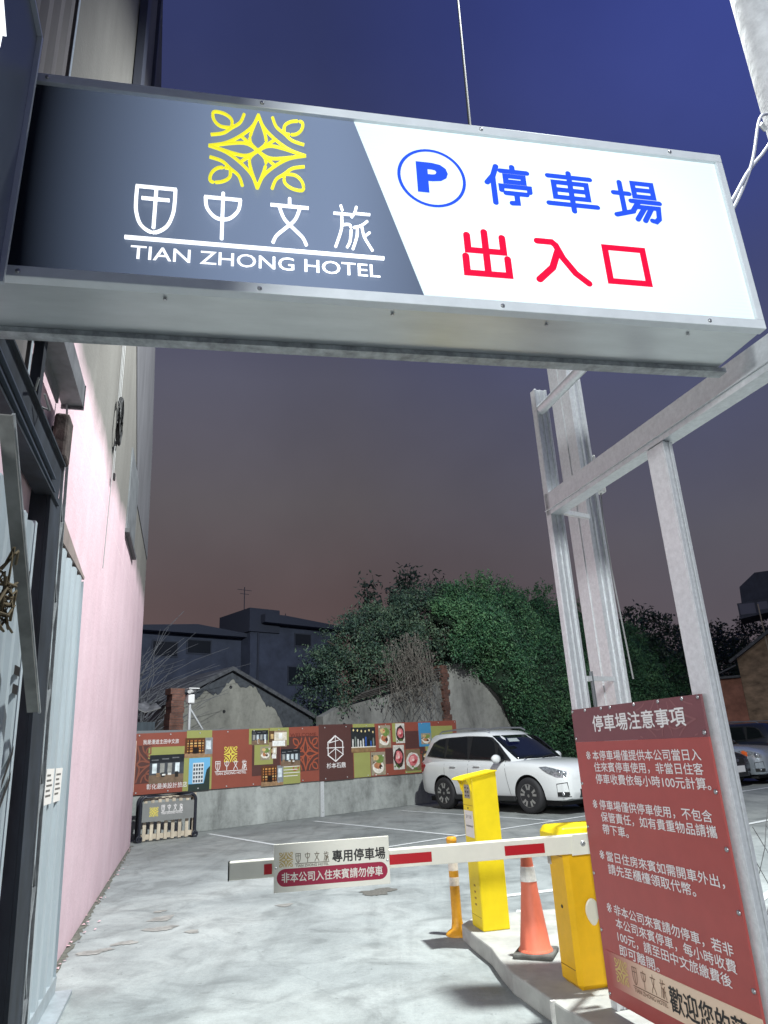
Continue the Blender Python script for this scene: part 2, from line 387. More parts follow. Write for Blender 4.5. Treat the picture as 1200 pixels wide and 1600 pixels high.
gp = MB(); gp.prism([(-3.4, .03), (-1.385, .03), (-1.625, .855), (-3.4, .855)], .004, .02); gp.build('grey_panel', M_GREY, sign)
m, t, b, co = newmat('lit white acrylic', .35)
b.inputs['Base Color'].default_value = (.30, .33, .34, 1)
sp = t.nodes.new('ShaderNodeSeparateXYZ'); t.links.new(co, sp.inputs[0])
wv = t.nodes.new('ShaderNodeTexWave'); wv.bands_direction = 'Z'; wv.inputs['Scale'].default_value = 18; wv.inputs['Distortion'].default_value = 0
t.links.new(co, wv.inputs['Vector'])
lampx = t.nodes.new('ShaderNodeTexGradient'); lampx.gradient_type = 'SPHERICAL'
mp = t.nodes.new('ShaderNodeMapping'); mp.inputs['Location'].default_value = (.82, 0, -.62); mp.inputs['Scale'].default_value = (.95, 1, 1.35); t.links.new(co, mp.inputs[0]); t.links.new(mp.outputs[0], lampx.inputs[0])
st = t.nodes.new('ShaderNodeMath'); st.operation = 'MULTIPLY_ADD'; st.inputs[1].default_value = .42; st.inputs[2].default_value = .74; t.links.new(lampx.outputs['Fac'], st.inputs[0])
st2 = t.nodes.new('ShaderNodeMath'); st2.operation = 'MULTIPLY_ADD'; st2.inputs[1].default_value = .035; t.links.new(wv.outputs['Fac'], st2.inputs[0]); t.links.new(st.outputs[0], st2.inputs[2])
b.inputs['Emission Color'].default_value = (.80, .97, 1.0, 1); t.links.new(st2.outputs[0], b.inputs['Emission Strength'])
wp = MB(); wp.prism([(-1.384, .03), (-.025, .03), (-.025, .855), (-1.624, .855)], .003, .02); wp.build('lit_panel', m, sign)
def screw(parent, x, y, z, r=.009):
    return MB().lathe([(r, 0), (r, -.004), (r*.45, -.006)], (x, y, z), 10, axis='Y').build('screw', M_SCREW, parent)
for x in (-2.75, -1.98, -1.10, -.25):
    for z in (.866, .014): screw(sign, x, -.012, z, .008)
for x in (-2.3, -1.5, -.9, -.3): MB().lathe([(.007, -.004), (.007, 0)], (x, .06, -.0041), 8).build('screw', M_SCREW, sign)
# glowing tube lettering
M_NEONW = mat('white lit lettering', (.9, .9, .9), .4, emit=(.93, .97, 1.0), es=1.45)
M_NEONY = mat('yellow lit emblem', (.75, .66, .05), .4, emit=(.86, .82, .03), es=.95)
def tubes(mb, pts, r, y=-.012): mb.tube([(p[0], y, p[1]) for p in pts], r, 8)
nb = MB()
for stt, c in EMB: tubes(nb, [(-1.993+u*.178, .627+v*.178) for u, v in stt], .0062)
nb.build('emblem', M_NEONY, sign)
nx = [(-2.412, .138), (-2.178, .130), (-1.945, .138), (-1.716, .140)]
for i, ch in enumerate(HZ):
    nb = MB()
    for s_ in ch: tubes(nb, [(nx[i][0]+u*nx[i][1], .213+v*.195) for u, v in s_], .0062 if i != 3 else .0052)
    nb.build('character', M_NEONW, sign)
nb = MB(); nb.bar((-2.436, -.004, .191), (-1.533, -.004, .190), .008, .012, up=(0, 0, 1)); nb.build('underline', M_NEONW, sign)
nb = flat(MB()); text(nb, 'TIAN ZHONG HOTEL', -2.413, .104, .862, .056, -.004, .006); nb.build('tagline', M_NEONW, sign)
# printed film lettering on the lit half
M_BLUE = mat('blue film', (.01, .05, .62), .4, emit=(.025, .10, .86), es=.62)
M_RED = mat('red film', (.6, .0, .03), .4, emit=(.72, .004, .035), es=.72)
BIG = {
'停': [([(.27,.98),(.18,.72),(.03,.52)],0),([(.17,.68),(.17,0)],0),([(.64,1),(.64,.88)],0),([(.36,.87),(.97,.87)],0),([(.46,.74),(.87,.74),(.87,.59),(.46,.59)],1),([(.34,.35),(.34,.46),(.98,.46),(.98,.35)],0),([(.43,.28),(.9,.28)],0),([(.67,.28),(.67,.03),(.54,.02)],0)],
'車': [([(.06,.89),(.94,.89)],0),([(.16,.73),(.84,.73),(.84,.34),(.16,.34)],1),([(.18,.535),(.82,.535)],0),([(.0,.16),(1,.16)],0),([(.5,1),(.5,0)],0)],
'場': [([(.02,.68),(.36,.68)],0),([(.19,.96),(.19,.2)],0),([(.0,.12),(.38,.24)],0),([(.48,.97),(.9,.97),(.9,.63),(.48,.63)],1),([(.49,.8),(.89,.8)],0),([(.37,.5),(1,.5)],0),([(.54,.5),(.37,.24)],0),([(.47,.36),(.95,.36),(.92,.1),(.84,.02),(.76,.04)],0),([(.64,.34),(.44,.04)],0),([(.79,.34),(.6,.02)],0)],
'出': [([(.5,1),(.5,.06)],0),([(.1,.9),(.1,.56),(.9,.56),(.9,.9)],0),([(.03,.42),(.03,.05),(.97,.05),(.97,.42)],0)],
'入': [([(.06,.97),(.36,.97),(.43,.9),(.54,.6),(.76,.24),(1,.02)],0),([(.45,.74),(.3,.34),(0,.03)],0)],
'口': [([(.04,.96),(.96,.96),(.96,.05),(.04,.05)],1)],
}
def big(ch, x0, z0, x1, z1, w, mt):
    mb = flat(MB())
    for i, (pt, c) in enumerate(BIG[ch]): ribbon(mb, [(x0+u*(x1-x0), z0+v*(z1-z0)) for u, v in pt], w, .0015-i*.0002, bool(c))
    return mb.build('character', mt, sign)
big('停', -1.10, .508, -.915, .698, .024, M_BLUE); big('車', -.842, .503, -.632, .698, .024, M_BLUE); big('場', -.55, .485, -.345, .690, .024, M_BLUE)
big('出', -1.222, .152, -1.045, .358, .028, M_RED); big('入', -.93, .152, -.728, .345, .029, M_RED); big('口', -.64, .168, -.462, .345, .028, M_RED)
pm = flat(MB()); ribbon(pm, [(-1.322+.132*math.cos(2*math.pi*k/48), .599+.138*math.sin(2*math.pi*k/48)) for k in range(48)], .013, .0012, True); text(pm, 'P', -1.383, .523, .128, .152, .001, .045)
pm.build('parking_symbol', M_BLUE, sign)

# ================================================================ STEEL FRAME beside the driveway
D = Vector((.285, -.959, 0)); NB = Vector((.959, .285, 0))
P1 = Vector((1.087, 4.354, .12))
frame = empty('sign_gantry', P1, math.atan2(D.y, D.x), 'galvanised steel frame of posts and beams carrying the lit sign and notice board', 'frame')
# local x runs towards the street, y away from the driveway
def cpost(name, x0, y0, w, d, z0, z1, lean=0., lip=.012, th=.006):
    mb = MB()
    for a, b_ in (((x0, y0), (x0+w, y0+th)), ((x0, y0+th), (x0+th, y0+d)), ((x0+w-th, y0+th), (x0+w, y0+d))): mb.box((a[0], a[1], z0), (b_[0], b_[1], z1))
    mb.box((x0+th, y0+d-th, z0), (x0+th+lip, y0+d, z1)); mb.box((x0+w-th-lip, y0+d-th, z0), (x0+w-th, y0+d, z1))
    if lean: mb.v = [(v[0]-lean*v[2], v[1], v[2]) for v in mb.v]
    return mb.build(name, M_STEEL, frame)
def hpost(name, x0, y0, w, d, z0, z1, lip=.018):
    """post with a ribbed street side: two flanges and a recessed web"""
    mb = MB(); mb.box((x0, y0, z0), (x0+w-.012, y0+d, z1)); mb.box((x0+w-.0115, y0, z0), (x0+w, y0+lip, z1)); mb.box((x0+w-.0115, y0+d-lip, z0), (x0+w, y0+d, z1)); mb.box((x0+w-.0115, y0+d*.5-.006, z0), (x0+w-.004, y0+d*.5+.006, z1))
    return mb.build(name, M_STEEL, frame, .002)
hpost('front_post', -.03, .012, .06, .098, 0, 3.74)
hpost('board_post', 1.06, .012, .135, .055, -.02, 2.795)
bm_ = MB(); 
z_b = 2.80
bm_.box((-.02, .012, z_b), (2.6, .02, z_b+.15)); bm_.box((-.02, .021, z_b+.143), (2.6, .1, z_b+.15)); bm_.box((-.02, .021, z_b), (2.6, .1, z_b+.007)); bm_.box((-.02, .0, z_b+.03), (2.6, .011, z_b+.036))
bm_.build('beam', M_STEEL, frame)
for x in (2.02, 2.09): MB().lathe([(.014, 0), (.014, -.003)], (x, .0105, z_b+.10), 12, axis='Y').build('bolt_hole', M_BLACK, frame)
br = MB(); br.tube([(.02, .05, 3.58), (.9, .05, 3.60)], .036, 14); br.build('brace_pipe', M_STEEL, frame)
# heavy column behind
col = MB(); cx, cy = -.397, .58
col.box((cx-.27, cy, 0), (cx, cy+.012, 4.6)); col.box((cx-.03, cy+.013, 0), (cx-.018, cy+.12, 4.6)); col.box((cx-.27, cy+.013, 0), (cx-.258, cy+.12, 4.6))
col.box((cx-.0175, cy+.013, 0), (cx, cy+.028, 4.6)); col.box((cx-.0175, cy+.05, 0), (cx-.006, cy+.066, 4.6)); col.box((cx-.0175, cy+.10, 0), (cx, cy+.12, 4.6)); col.box((cx-.14, cy-.006, 0), (cx-.125, cy-.001, 4.6))
col.build('column', M_STEEL, frame)
for a, b_ in (((.0, .112, 1.73), (-.397, .575, 1.76)), ((.0, .112, 2.83), (-.397, .575, 2.95))): rg = MB(); rg.bar(a, b_, .035, .03); rg.build('rung', M_STEEL, frame)
jb = empty('junction_box', P1 + D*(-.43) + NB*.745 + Vector((0, 0, 3.16)), frame.rotation_euler.z, 'small white electrical box clamped on the heavy steel column', 'electrical box')
mb = MB(); mb.box((-.035, -.03, 0), (.035, .03, .16)); mb.box((-.02, -.045, .16), (.05, -.031, .30)); mb.build('housing', mat('white plastic', (.75, .75, .72), .4), jb, .008)
mb = MB(); mb.tube([(.0, -.0, 0), (.02, -.03, -.2), (-.02, .0, -.6), (0, .02, -1.4)], .006, 6); mb.build('cable', mat('grey cable', (.3, .3, .3), .6), jb)
cd = MB(); cd.tube([(-.06, .2, 1.2), (-.06, .2, 1.5)], .022, 12); cd.tube([(-.06, .2, 1.5), (-.06, .2, 1.78)], .012, 8); cd.build('conduit', mat('dark conduit', (.12, .13, .14), .5), frame)

# ================================================================ NOTICE BOARD
board = empty('notice_board', P1 - NB*.004, frame.rotation_euler.z, 'dark red parking notice board with white 停車場注意事項 writing beside the yellow barrier box', 'notice board')
M_MAROON = mat('maroon banner print', (.37, .066, .058), .38, 0, 9, .06, .02); M_PLUM = mat('plum header print', (.17, .052, .06), .38, 0, 9, .06, .02)
Z = -.12
def wavy(x0, x1, z0, z1, y=0., n=24):
    """thin sheet, slightly slack between its screws"""
    mb = MB(); vs = []; fs = []
    for i in range(n+1):
        for j in range(9):
            x = x0+(x1-x0)*i/n; z = z0+(z1-z0)*j/8
            vs.append((x, y-.004*math.sin(x*9)*math.sin(z*7)*0, z))
    for i in range(n):
        for j in range(8):
            a = i*9+j; fs.append((a, a+9, a+10, a+1))
    mb.add(vs, fs); return mb
MB().box((-.004, -.004, .172+Z), (1.138, .008, 1.48+Z)).build('board_panel', M_MAROON, board)
MB().box((-.004, -.0045, 1.4805+Z), (1.138, .008, 1.667+Z)).build('header_band', M_PLUM, board)
m, t, b, co = newmat('beige footer print', .4)
sp = t.nodes.new('ShaderNodeSeparateXYZ'); t.links.new(co, sp.inputs[0])
mr = t.nodes.new('ShaderNodeMapRange'); mr.inputs[1].default_value = .05; mr.inputs[2].default_value = .42; t.links.new(sp.outputs['X'], mr.inputs[0])
t.links.new(mixc(t, mr.outputs[0], (.37, .066, .058), S(226, 198, 172)), b.inputs['Base Color'])
MB().box((0, -.0065, .245+Z), (1.138, -.0042, .408+Z)).build('footer_band', m, board)
ornament = flat(MB())
for i, (s_, c) in enumerate(EMB):
    pts = [(.86+u*.22, 1.56+v*.22+Z) for u, v in s_]; pts = [p for p in pts if 1.49+Z < p[1] < 1.66+Z and p[0] < 1.12]
    if len(pts) > 2: ribbon(ornament, pts, .007, -.0052-i*.00005)
ornament.build('pale_ornament', mat('plum ornament print', (.23, .085, .09), .4), board)
tt = flat(MB()); text(tt, '停車場注意事項', .215, 1.533+Z, .795, .088, -.0065, .022); tt.build('title', M_WHITEPRINT, board)
paras = [(1.405, ['本停車場僅提供本公司當日入', '住來賓停車使用，非當日住客', '停車收費依每小時100元計算。'], [.90, .90, .93]),
         (1.145, ['停車場僅供停車使用，不包含', '保管責任，如有貴重物品請攜', '帶下車。'], [.90, .91, .24]),
         (.885, ['當日住房來賓如需開車外出，', '請先至櫃檯領取代幣。'], [.90, .70]),
         (.625, ['非本公司來賓請勿停車，若非', '本公司來賓停車，每小時收費', '100元，請至田中文旅繳費後', '即可離開。'], [.875, .875, .83, .33])]
for z0, lines, ws in paras:
    tt = flat(MB()); text(tt, '※', .10, z0+Z-.022, None, .046, -.0065, 0)
    for i, l in enumerate(lines):
        text(tt, l, .168, z0+Z-.026-i*.062, ws[i], .052, -.0065, .012)
    tt.build('paragraph', M_WHITEPRINT, board)
emblem_print('emblem', board, .163, .335+Z, .055, -.0085, M_GOLD, .006)
hotel_print(board, .255, .300+Z, .275, -.0085, mat('bronze print', (.16, .075, .04), .4), h=.075, lw=.0042)
tt = flat(MB()); text(tt, '歡迎您的蒞臨', .548, .272+Z, .60, .105, -.0085, .022); tt.build('welcome_lettering', M_BLACKPRINT, board)
for x in (.0, .14, .31, .40, .62, .82, 1.0, 1.11): screw(board, x+.01, -.0045, 1.655+Z)
for z in (.2, .5, .78, 1.02, 1.25, 1.5): screw(board, .012, -.004, z+Z); screw(board, 1.12, -.004, z+Z, .011)

# ================================================================ BARRIER GATE
RB = math.atan2(.24, .97)
M_YEL = mat('amber yellow enamel', (.78, .43, .008), .45, 0, 4, .13, spec=.3, detail=9.)
M_YEL2 = mat('bright yellow enamel', (.80, .60, .010), .45, 0, 4, .11, spec=.3, detail=9.)
gate = empty('barrier_gate', (.99, 4.64, .12), RB, 'amber barrier box with a long cream arm striped in red across the driveway', 'barrier')
MB().box((0, 0, 0), (.34, .245, .80)).build('housing', M_YEL, gate, .028, seg=1)
lid = MB(); lid.prism([(-.03, .765), (.37, .765), (.37, .83), (.345, .868), (-.005, .868), (-.03, .83)], -.018, .265); lid.build('lid', M_YEL2, gate, .02, seg=3)
for z in (.10, .70): MB().box((-.0025, .03, z), (.0, .215, z+.003)).build('door_seam', mat('amber seam shade', (.25, .11, .005), .6), gate)
lk = MB(); lk.lathe([(.010, -.005), (.010, 0)], (0, 0, 0), 10, axis='Y'); o = lk.build('lock', M_BLACK, gate); o.rotation_euler = (0, 0, R(90)); o.location = (-.003, .11, .42)
pl = MB(); vs = [( .135+.045*math.cos(a)*(1+.15*math.sin(a)), 0, .40+.065*math.sin(a)*(1-.12*math.cos(2*a))) for a in [2*math.pi*k/20 for k in range(20)]]
pl.prism([(x, z) for x, y, z in vs], -.016, -.001); pl.build('cover_plate', mat('cream plastic', (.66, .62, .5), .5), gate, .006)
lb = MB(); lb.box((-.0035, .19, .64), (-.0005, .238, .69)); lb.build('label_plate', mat('grey label', (.42, .38, .32), .5), gate)
# arm: pivots in front of the box, nearly square across the driveway
ARM = empty('tmp'); bpy.data.objects.remove(ARM)
RA = R(8)
def arm_local(ox, oz):
    """matrix from arm coordinates to the gate's own"""
    A = Matrix.Translation((.9, 4.60, .0)) @ Matrix.Rotation(RA, 4, 'Z')
    G = Matrix.Translation((.99, 4.64, .12)) @ Matrix.Rotation(RB, 4, 'Z')
    return G.inverted() @ A
AM = arm_local(0, 0)
def armpart(mb, name, m, parent, bevel=0.):
    o = mb.build(name, m, parent, bevel); return o
mb = MB(); mb.prism([(-1.90, .838), (.30, .846), (.30, .951), (-1.90, .932)], -.035, .02)
arm = mb.build('arm', M_CREAM, gate, .006); arm.matrix_local = AM
ec = MB(); ec.box((-1.906, -.036, .836), (-1.901, .021, .934)); ec.build('end_cap', M_BLACK, arm)
sp_ = MB()
for x0, x1 in ((-1.705, -1.66), (-.985, -.735), (-.292, -.045)):
    zc = .8905+(x0+x1)/2*.004; sp_.add([(x0, -.0375, zc-.027), (x1, -.0375, zc-.026), (x1, -.0375, zc+.027), (x0, -.0375, zc+.026)], ((0,1,2,3),))
    o = sp_.build('red_stripe', M_REDPRINT, arm); sp_ = MB()
bo = MB(); bo.lathe([(.016, 0), (.016, -.008), (.008, -.012)], (.195, -.036, .90), 12, axis='Y'); bo.build('pivot_bolt', M_SCREW, arm)
hb = MB(); hb.prism([(.12, .838), (.36, .846), (.36, .957), (.135, .953)], -.043, -.0358); hb.build('arm_bracket', M_CREAM, arm, .002)
# sign board hung on the arm
X0, X1 = -1.650, -.988
asg = MB(); asg.prism([(X0, .762), (X1, .766), (X1, 1.016), (X0, 1.010)], -.054, -.042); a_sign = asg.build('arm_sign', mat('cream sign board', (.84, .81, .70), .4, 0, 10, .03), gate, .002); a_sign.matrix_local = AM
emblem_print('emblem', a_sign, X0+.069, .928, .038, -.0552, M_GOLD, .0042)
hotel_print(a_sign, X0+.120, .904, .195, -.0552, mat('grey bronze print', (.14, .105, .06), .4), h=.046, lw=.0032)
tt = flat(MB()); text(tt, '專用停車場', X0+.333, .898, .305, .062, -.0552, .030); tt.build('black_lettering', M_BLACKPRINT, a_sign)
pill = []
for k in range(13):
    a = -math.pi/2+math.pi*k/12; pill.append((X1-.058+.045*math.cos(a), .838+.045*math.sin(a)))
for k in range(13):
    a = math.pi/2+math.pi*k/12; pill.append((X0+.062+.045*math.cos(a), .836+.045*math.sin(a)))
MB().add([(x, -.0548, z) for x, z in pill], (tuple(range(26)),)).build('red_band', mat('crimson print', (.36, .012, .05), .4), a_sign)
tt = flat(MB()); text(tt, '非本公司入住來賓請勿停車', X0+.045, .812, .575, .050, -.0562, .022); tt.build('white_lettering', mat('cream print', (.78, .74, .66), .5), a_sign)
for x in (X0+.012, X1-.012): screw(a_sign, x, -.054, .888, .006)

# ================================================================ TICKET MACHINE
tm = empty('ticket_machine', (.605, 6.08, .12), R(14), 'tall bright yellow coin machine with a curved hood on the island', 'ticket machine')
mb = MB(); vs = []
W_, D_ = .225, .25
mb.add([(0,0,0),(W_,0,0),(W_,D_,0),(0,D_,0),(0,0,1.115),(W_,0,1.155),(W_,D_,1.155),(0,D_,1.115)], ((0,3,2,1),(4,5,6,7),(0,1,5,4),(1,2,6,5),(2,3,7,6),(3,0,4,7)))
mb.build('housing', M_YEL2, tm, .010)
hd = MB(); 
prof = [(W_+.006, 1.165), (.0, 1.130), (-.055, 1.118), (-.085, 1.104), (-.085, 1.098), (-.05, 1.106), (-.0, 1.116), (W_+.006, 1.156)]
hd.prism(prof, -.006, D_+.006)
hd.prism([(-.001, 1.117), (-.045, 1.108), (-.020, 1.06), (-.012, 1.02), (-.001, 1.0)], .002, .012); hd.prism([(-.001, 1.117), (-.045, 1.108), (-.020, 1.06), (-.012, 1.02), (-.001, 1.0)], D_-.012, D_-.002)
hd.build('hood', M_YEL2, tm)
fp = MB(); fp.box((-.0035, .05, .955), (-.0005, .185, 1.06)); pn = fp.build('coin_panel', mat('brushed coin panel', (.45, .43, .38), .35, .7, 40, .3), tm)
for y_, z_ in ((.085, 1.035), (.15, 1.035), (.085, .975), (.15, .975)): MB().box((-.0055, y_-.011, z_-.005), (-.004, y_+.011, z_+.005)).build('coin_slot', M_BLACK, pn)
for y_ in (.09, .14): MB().box((-.0065, y_-.008, .997), (-.004, y_+.008, 1.013)).build('coin_button', M_BLACK, pn)
pp = MB(); pp.box((-.003, .022, .66), (-.0005, .222, .86)); nt_ = pp.build('notice_sheet', mat('white paper', (.70, .66, .62), .7), tm)
MT = Matrix.Translation((-.0036, .215, .0)) @ Matrix.Rotation(R(-90), 4, 'Z')
tt = flat(MB()); text(tt, '田 中 文 旅', .03, .80, .13, .028, 0, .0, M=MT); text(tt, '停車場收費請先投幣', .02, .735, .16, .016, 0, .01, M=MT); tt.build('lettering', mat('grey ink', (.12, .11, .10), .6), nt_)
M_SEAM = mat('yellow seam shade', (.30, .17, .01), .6)
for z in (.09, .90): MB().box((-.002, .014, z), (0, .236, z+.0025)).build('door_seam', M_SEAM, tm)
MB().box((-.004, .119, .872), (0, .131, .884)).build('lock', M_BLACK, tm)
for k in range(4): MB().box((-.0018, .10, .30-.045*k), (0, .135, .314-.045*k)).build('vent_slot', M_SEAM, tm)

# ================================================================ BOLLARD AND CONE
bl = empty('delineator_post', (.44, 6.57, 0), 0, 'slim amber flexible post with two reflective bands beside the coin machine', 'bollard')
M_AMB = mat('amber plastic', (.66, .30, .012), .5, 0, 6, .12)
MB().lathe([(.10, 0), (.10, .012), (.085, .026), (.052, .05), (.046, .09), (.042, .13)], n=24).build('base', M_AMB, bl)
MB().lathe([(.042, .1305), (.040, .70), (.045, .705), (.045, .735), (.036, .745)], n=24).build('tube', M_AMB, bl)
M_REFL = mat('pearl reflective tape', (.66, .58, .50), .3, .1, 60, .15)
for z0, z1 in ((.37, .435), (.485, .60)): MB().lathe([(.0425, z0), (.0425, z1)], n=24).build('reflective_band', M_REFL, bl)
cone = empty('traffic_cone', (.885, 5.42, .12), R(-22), 'faded orange traffic cone with a scuffed white collar on the island', 'traffic cone')
M_OR = mat('faded orange plastic', (.66, .155, .085), .55, 0, 7, .22, .05, stretch=(1, 1, .35))
MB().box((-.135, -.135, 0), (.135, .135, .03)).build('base', mat('dirty black rubber', (.10, .10, .09), .75, 0, 12, .5, .2), cone, .012)
MB().lathe([(.118, .031), (.112, .042), (.104, .048), (.0815, .22), (.0585, .405), (.0555, .445), (.0375, .62), (.030, .69), (.024, .70)], n=32).build('body', M_OR, cone)
MB().lathe([(.0572, .452), (.0478, .545)], n=32).build('white_collar', mat('scuffed white tape', (.62, .61, .57), .6, 0, 20, .3), cone)
rim = MB()
for k in range(26):
    a = 2*math.pi*k/26; rim.box((.108*math.cos(a)-.004, .108*math.sin(a)-.004, .031), (.108*math.cos(a)+.004, .108*math.sin(a)+.004, .044))
rim.build('rim_pattern', mat('pale orange', (.6, .3, .16), .6), cone)

# ================================================================ LEFT SIDE: pink-walled building (local x runs along the wall into the lot, -y is the driveway side)
W0 = (-2.72, 6.03, 0); RW = math.atan2(.96, -.28)
bld = empty('pink_walled_building', W0, RW, 'tall building wall painted pink low down and bare beige render above', 'building')
m, t, b, co = newmat('pink paint over beige render', .75)
sp = t.nodes.new('ShaderNodeSeparateXYZ'); t.links.new(co, sp.inputs[0])
mpv = t.nodes.new('ShaderNodeMapping'); mpv.inputs['Scale'].default_value = (.75, 1, .16); t.links.new(co, mpv.inputs[0])
nv = noise(t, mpv.outputs[0], 3.2, 8, .6); nb_ = noise(t, co, .8, 8, .62); nf = noise(t, co, 24, 5, .6); ne = noise(t, co, 1.3, 5, .55)
pink = ramp(t, nv, [(.3, (.61, .43, .475)), (.55, (.655, .48, .525)), (.75, (.68, .51, .555))])
pink = mixc(t, .8, pink, ramp(t, nb_, [(.3, (.86, .84, .85)), (.5, g(.97)), (.7, g(1.06))]), 'MULTIPLY'); pink = mixc(t, .5, pink, ramp(t, noise(t, co, 5, 7, .7), [(.3, g(.88)), (.6, g(1.04))]), 'MULTIPLY')
beige = ramp(t, nv, [(.3, (.135, .128, .116)), (.6, (.165, .158, .145)), (.8, (.19, .182, .17))])
beige = mixc(t, .6, beige, ramp(t, nb_, [(.3, g(.8)), (.65, g(1.05))]), 'MULTIPLY')
ad = t.nodes.new('ShaderNodeMath'); ad.operation = 'MULTIPLY_ADD'; ad.inputs[1].default_value = .5; t.links.new(ne, ad.inputs[0]); t.links.new(sp.outputs['Z'], ad.inputs[2])
mr = t.nodes.new('ShaderNodeMapRange'); mr.inputs[1].default_value = 4.60; mr.inputs[2].default_value = 4.95; t.links.new(ad.outputs[0], mr.inputs[0])
c = mixc(t, mr.outputs[0], pink, beige)
# thin pale plaster seam
d1 = t.nodes.new('ShaderNodeMath'); d1.operation = 'SUBTRACT'; d1.inputs[1].default_value = 4.06
ad2 = t.nodes.new('ShaderNodeMath'); ad2.operation = 'MULTIPLY_ADD'; ad2.inputs[1].default_value = .06; t.links.new(nf, ad2.inputs[0]); t.links.new(sp.outputs['Z'], ad2.inputs[2])
t.links.new(ad2.outputs[0], d1.inputs[0]); ab = t.nodes.new('ShaderNodeMath'); ab.operation = 'ABSOLUTE'; t.links.new(d1.outputs[0], ab.inputs[0])
lt = t.nodes.new('ShaderNodeMath'); lt.operation = 'LESS_THAN'; lt.inputs[1].default_value = .006; t.links.new(ab.outputs[0], lt.inputs[0])
c = mixc(t, lt.outputs[0], c, (.70, .54, .56))
t.links.new(c, b.inputs['Base Color'])
bp = t.nodes.new('ShaderNodeBump'); bp.inputs['Strength'].default_value = .25; bp.inputs['Distance'].default_value = .02; t.links.new(nf, bp.inputs['Height']); t.links.new(bp.outputs[0], b.inputs['Normal'])
EDGE = [(8.4, 0), (7.7, 5.2), (7.0, 7.5), (5.83, 9.3), (3.0, 12.8), (1.6, 14.4)]
MB().prism([(-3.02, 0)] + EDGE + [(-3.02, 14.4)], 0, 2.5).build('wall', m, bld)
gb = MB(); gb.prism([(4.4, 5.4), (7.66, 5.35), (6.98, 7.5), (5.81, 9.3), (2.98, 12.8), (1.6, 14.35), (-.9, 14.35), (-.2, 10), (2.5, 7.15)], -.012, -.001)
gb.build('grey_render_strip', mat('grey weathered render', (.105, .104, .115), .85, 0, 2, .25, .2, stretch=(1, 1, .3)), bld)
dp = MB(); dp.box((-.25, -.10, 8.2), (.05, -.013, 13)); dp.box((1.5, -.06, 9.0), (1.62, -.013, 13)); dp.build('downpipe', mat('dark pipe', (.05, .055, .075), .6), bld)
wn = MB(); wn.box((3.0, -.02, 4.52), (4.35, -.001, 5.74)); wf = wn.build('window', mat('grey shuttered window', (.16, .17, .18), .5, .2, 3, .3), bld)
wn = MB(); wn.box((2.95, -.06, 4.46), (4.4, -.0, 4.515)); wn.build('window_sill', mat('dark sill', (.08, .085, .09), .6), bld)
# pink paint chipped along the foot of the wall
pf = MB(); rnd = random.Random(5)
for k in range(46):
    x = rnd.uniform(.1, 8); y = -abs(rnd.gauss(.03, .05)); q = rnd.uniform(.01, .035); a = rnd.uniform(0, 6)
    pf.add([(x+q*math.cos(a+t_), y+q*.7*math.sin(a+t_), .006+rnd.uniform(0, .012)) for t_ in (0, 2.1, 4.2)], ((0,1,2),))
pfo = pf.build('paint_flakes', mat('pink flakes', (.66, .42, .45), .8)); pfo.location = W0; pfo.rotation_euler = (0, 0, RW); tag(pfo, 'scatter of pink paint flakes along the foot of the wall', 'debris', kind='stuff')
df = MB()
for k in range(60):
    x = -.6+k*.15; w1 = .03+.05*rnd.random(); df.add([(x, 0, .003), (x, -w1, .003), (x+.15, -.03-.05*rnd.random(), .003), (x+.15, 0, .003)], ((0,1,2,3),))
dfo = df.build('dirt_strip', mat('dirt along wall', (.12, .12, .10), .95, 0, 20, .5)); dfo.location = W0; dfo.rotation_euler = (0, 0, RW); tag(dfo, kind='structure')
# a coil of cable hanging on the wall
cb = empty('cable_bundle', bld.matrix_basis @ Vector((.9, -.03, 4.6)), RW, 'tangled coil of black cable hanging high on the beige wall', 'cable')
mb = MB()
for k in range(9):
    q = [(.12*math.sin(2*math.pi*i/14)*(1+.3*rnd.random())+rnd.uniform(-.03, .03), -.01-.004*k, .52+.27*math.cos(2*math.pi*i/14)*(.9+.25*rnd.random())) for i in range(15)]; mb.tube(q, .006, 5, cap=False)
mb.build('coil', M_BLACK, cb)
mb = MB(); mb.tube([(.0, 0, .7), (-.02, 0, 1.6), (0, 0, 4)], .007, 5); mb.tube([(.12, 0, .7), (.13, 0, 4)], .006, 5); mb.tube([(-.1, 0, .7), (-.12, .0, 1.5), (.0, 0, 2.2)], .005, 5); mb.tube([(.06, 0, .35), (.05, 0, -.1)], .005, 5); mb.tube([(-.02, .0, .4), (-.06, .01, -1.2)], .005, 5)
mb.build('loose_cable', mat('grey cable', (.3, .3, .3)), cb); MB().box((.02, -.02, -.17), (.08, .0, -.1)).build('socket', M_BLACK, cb)

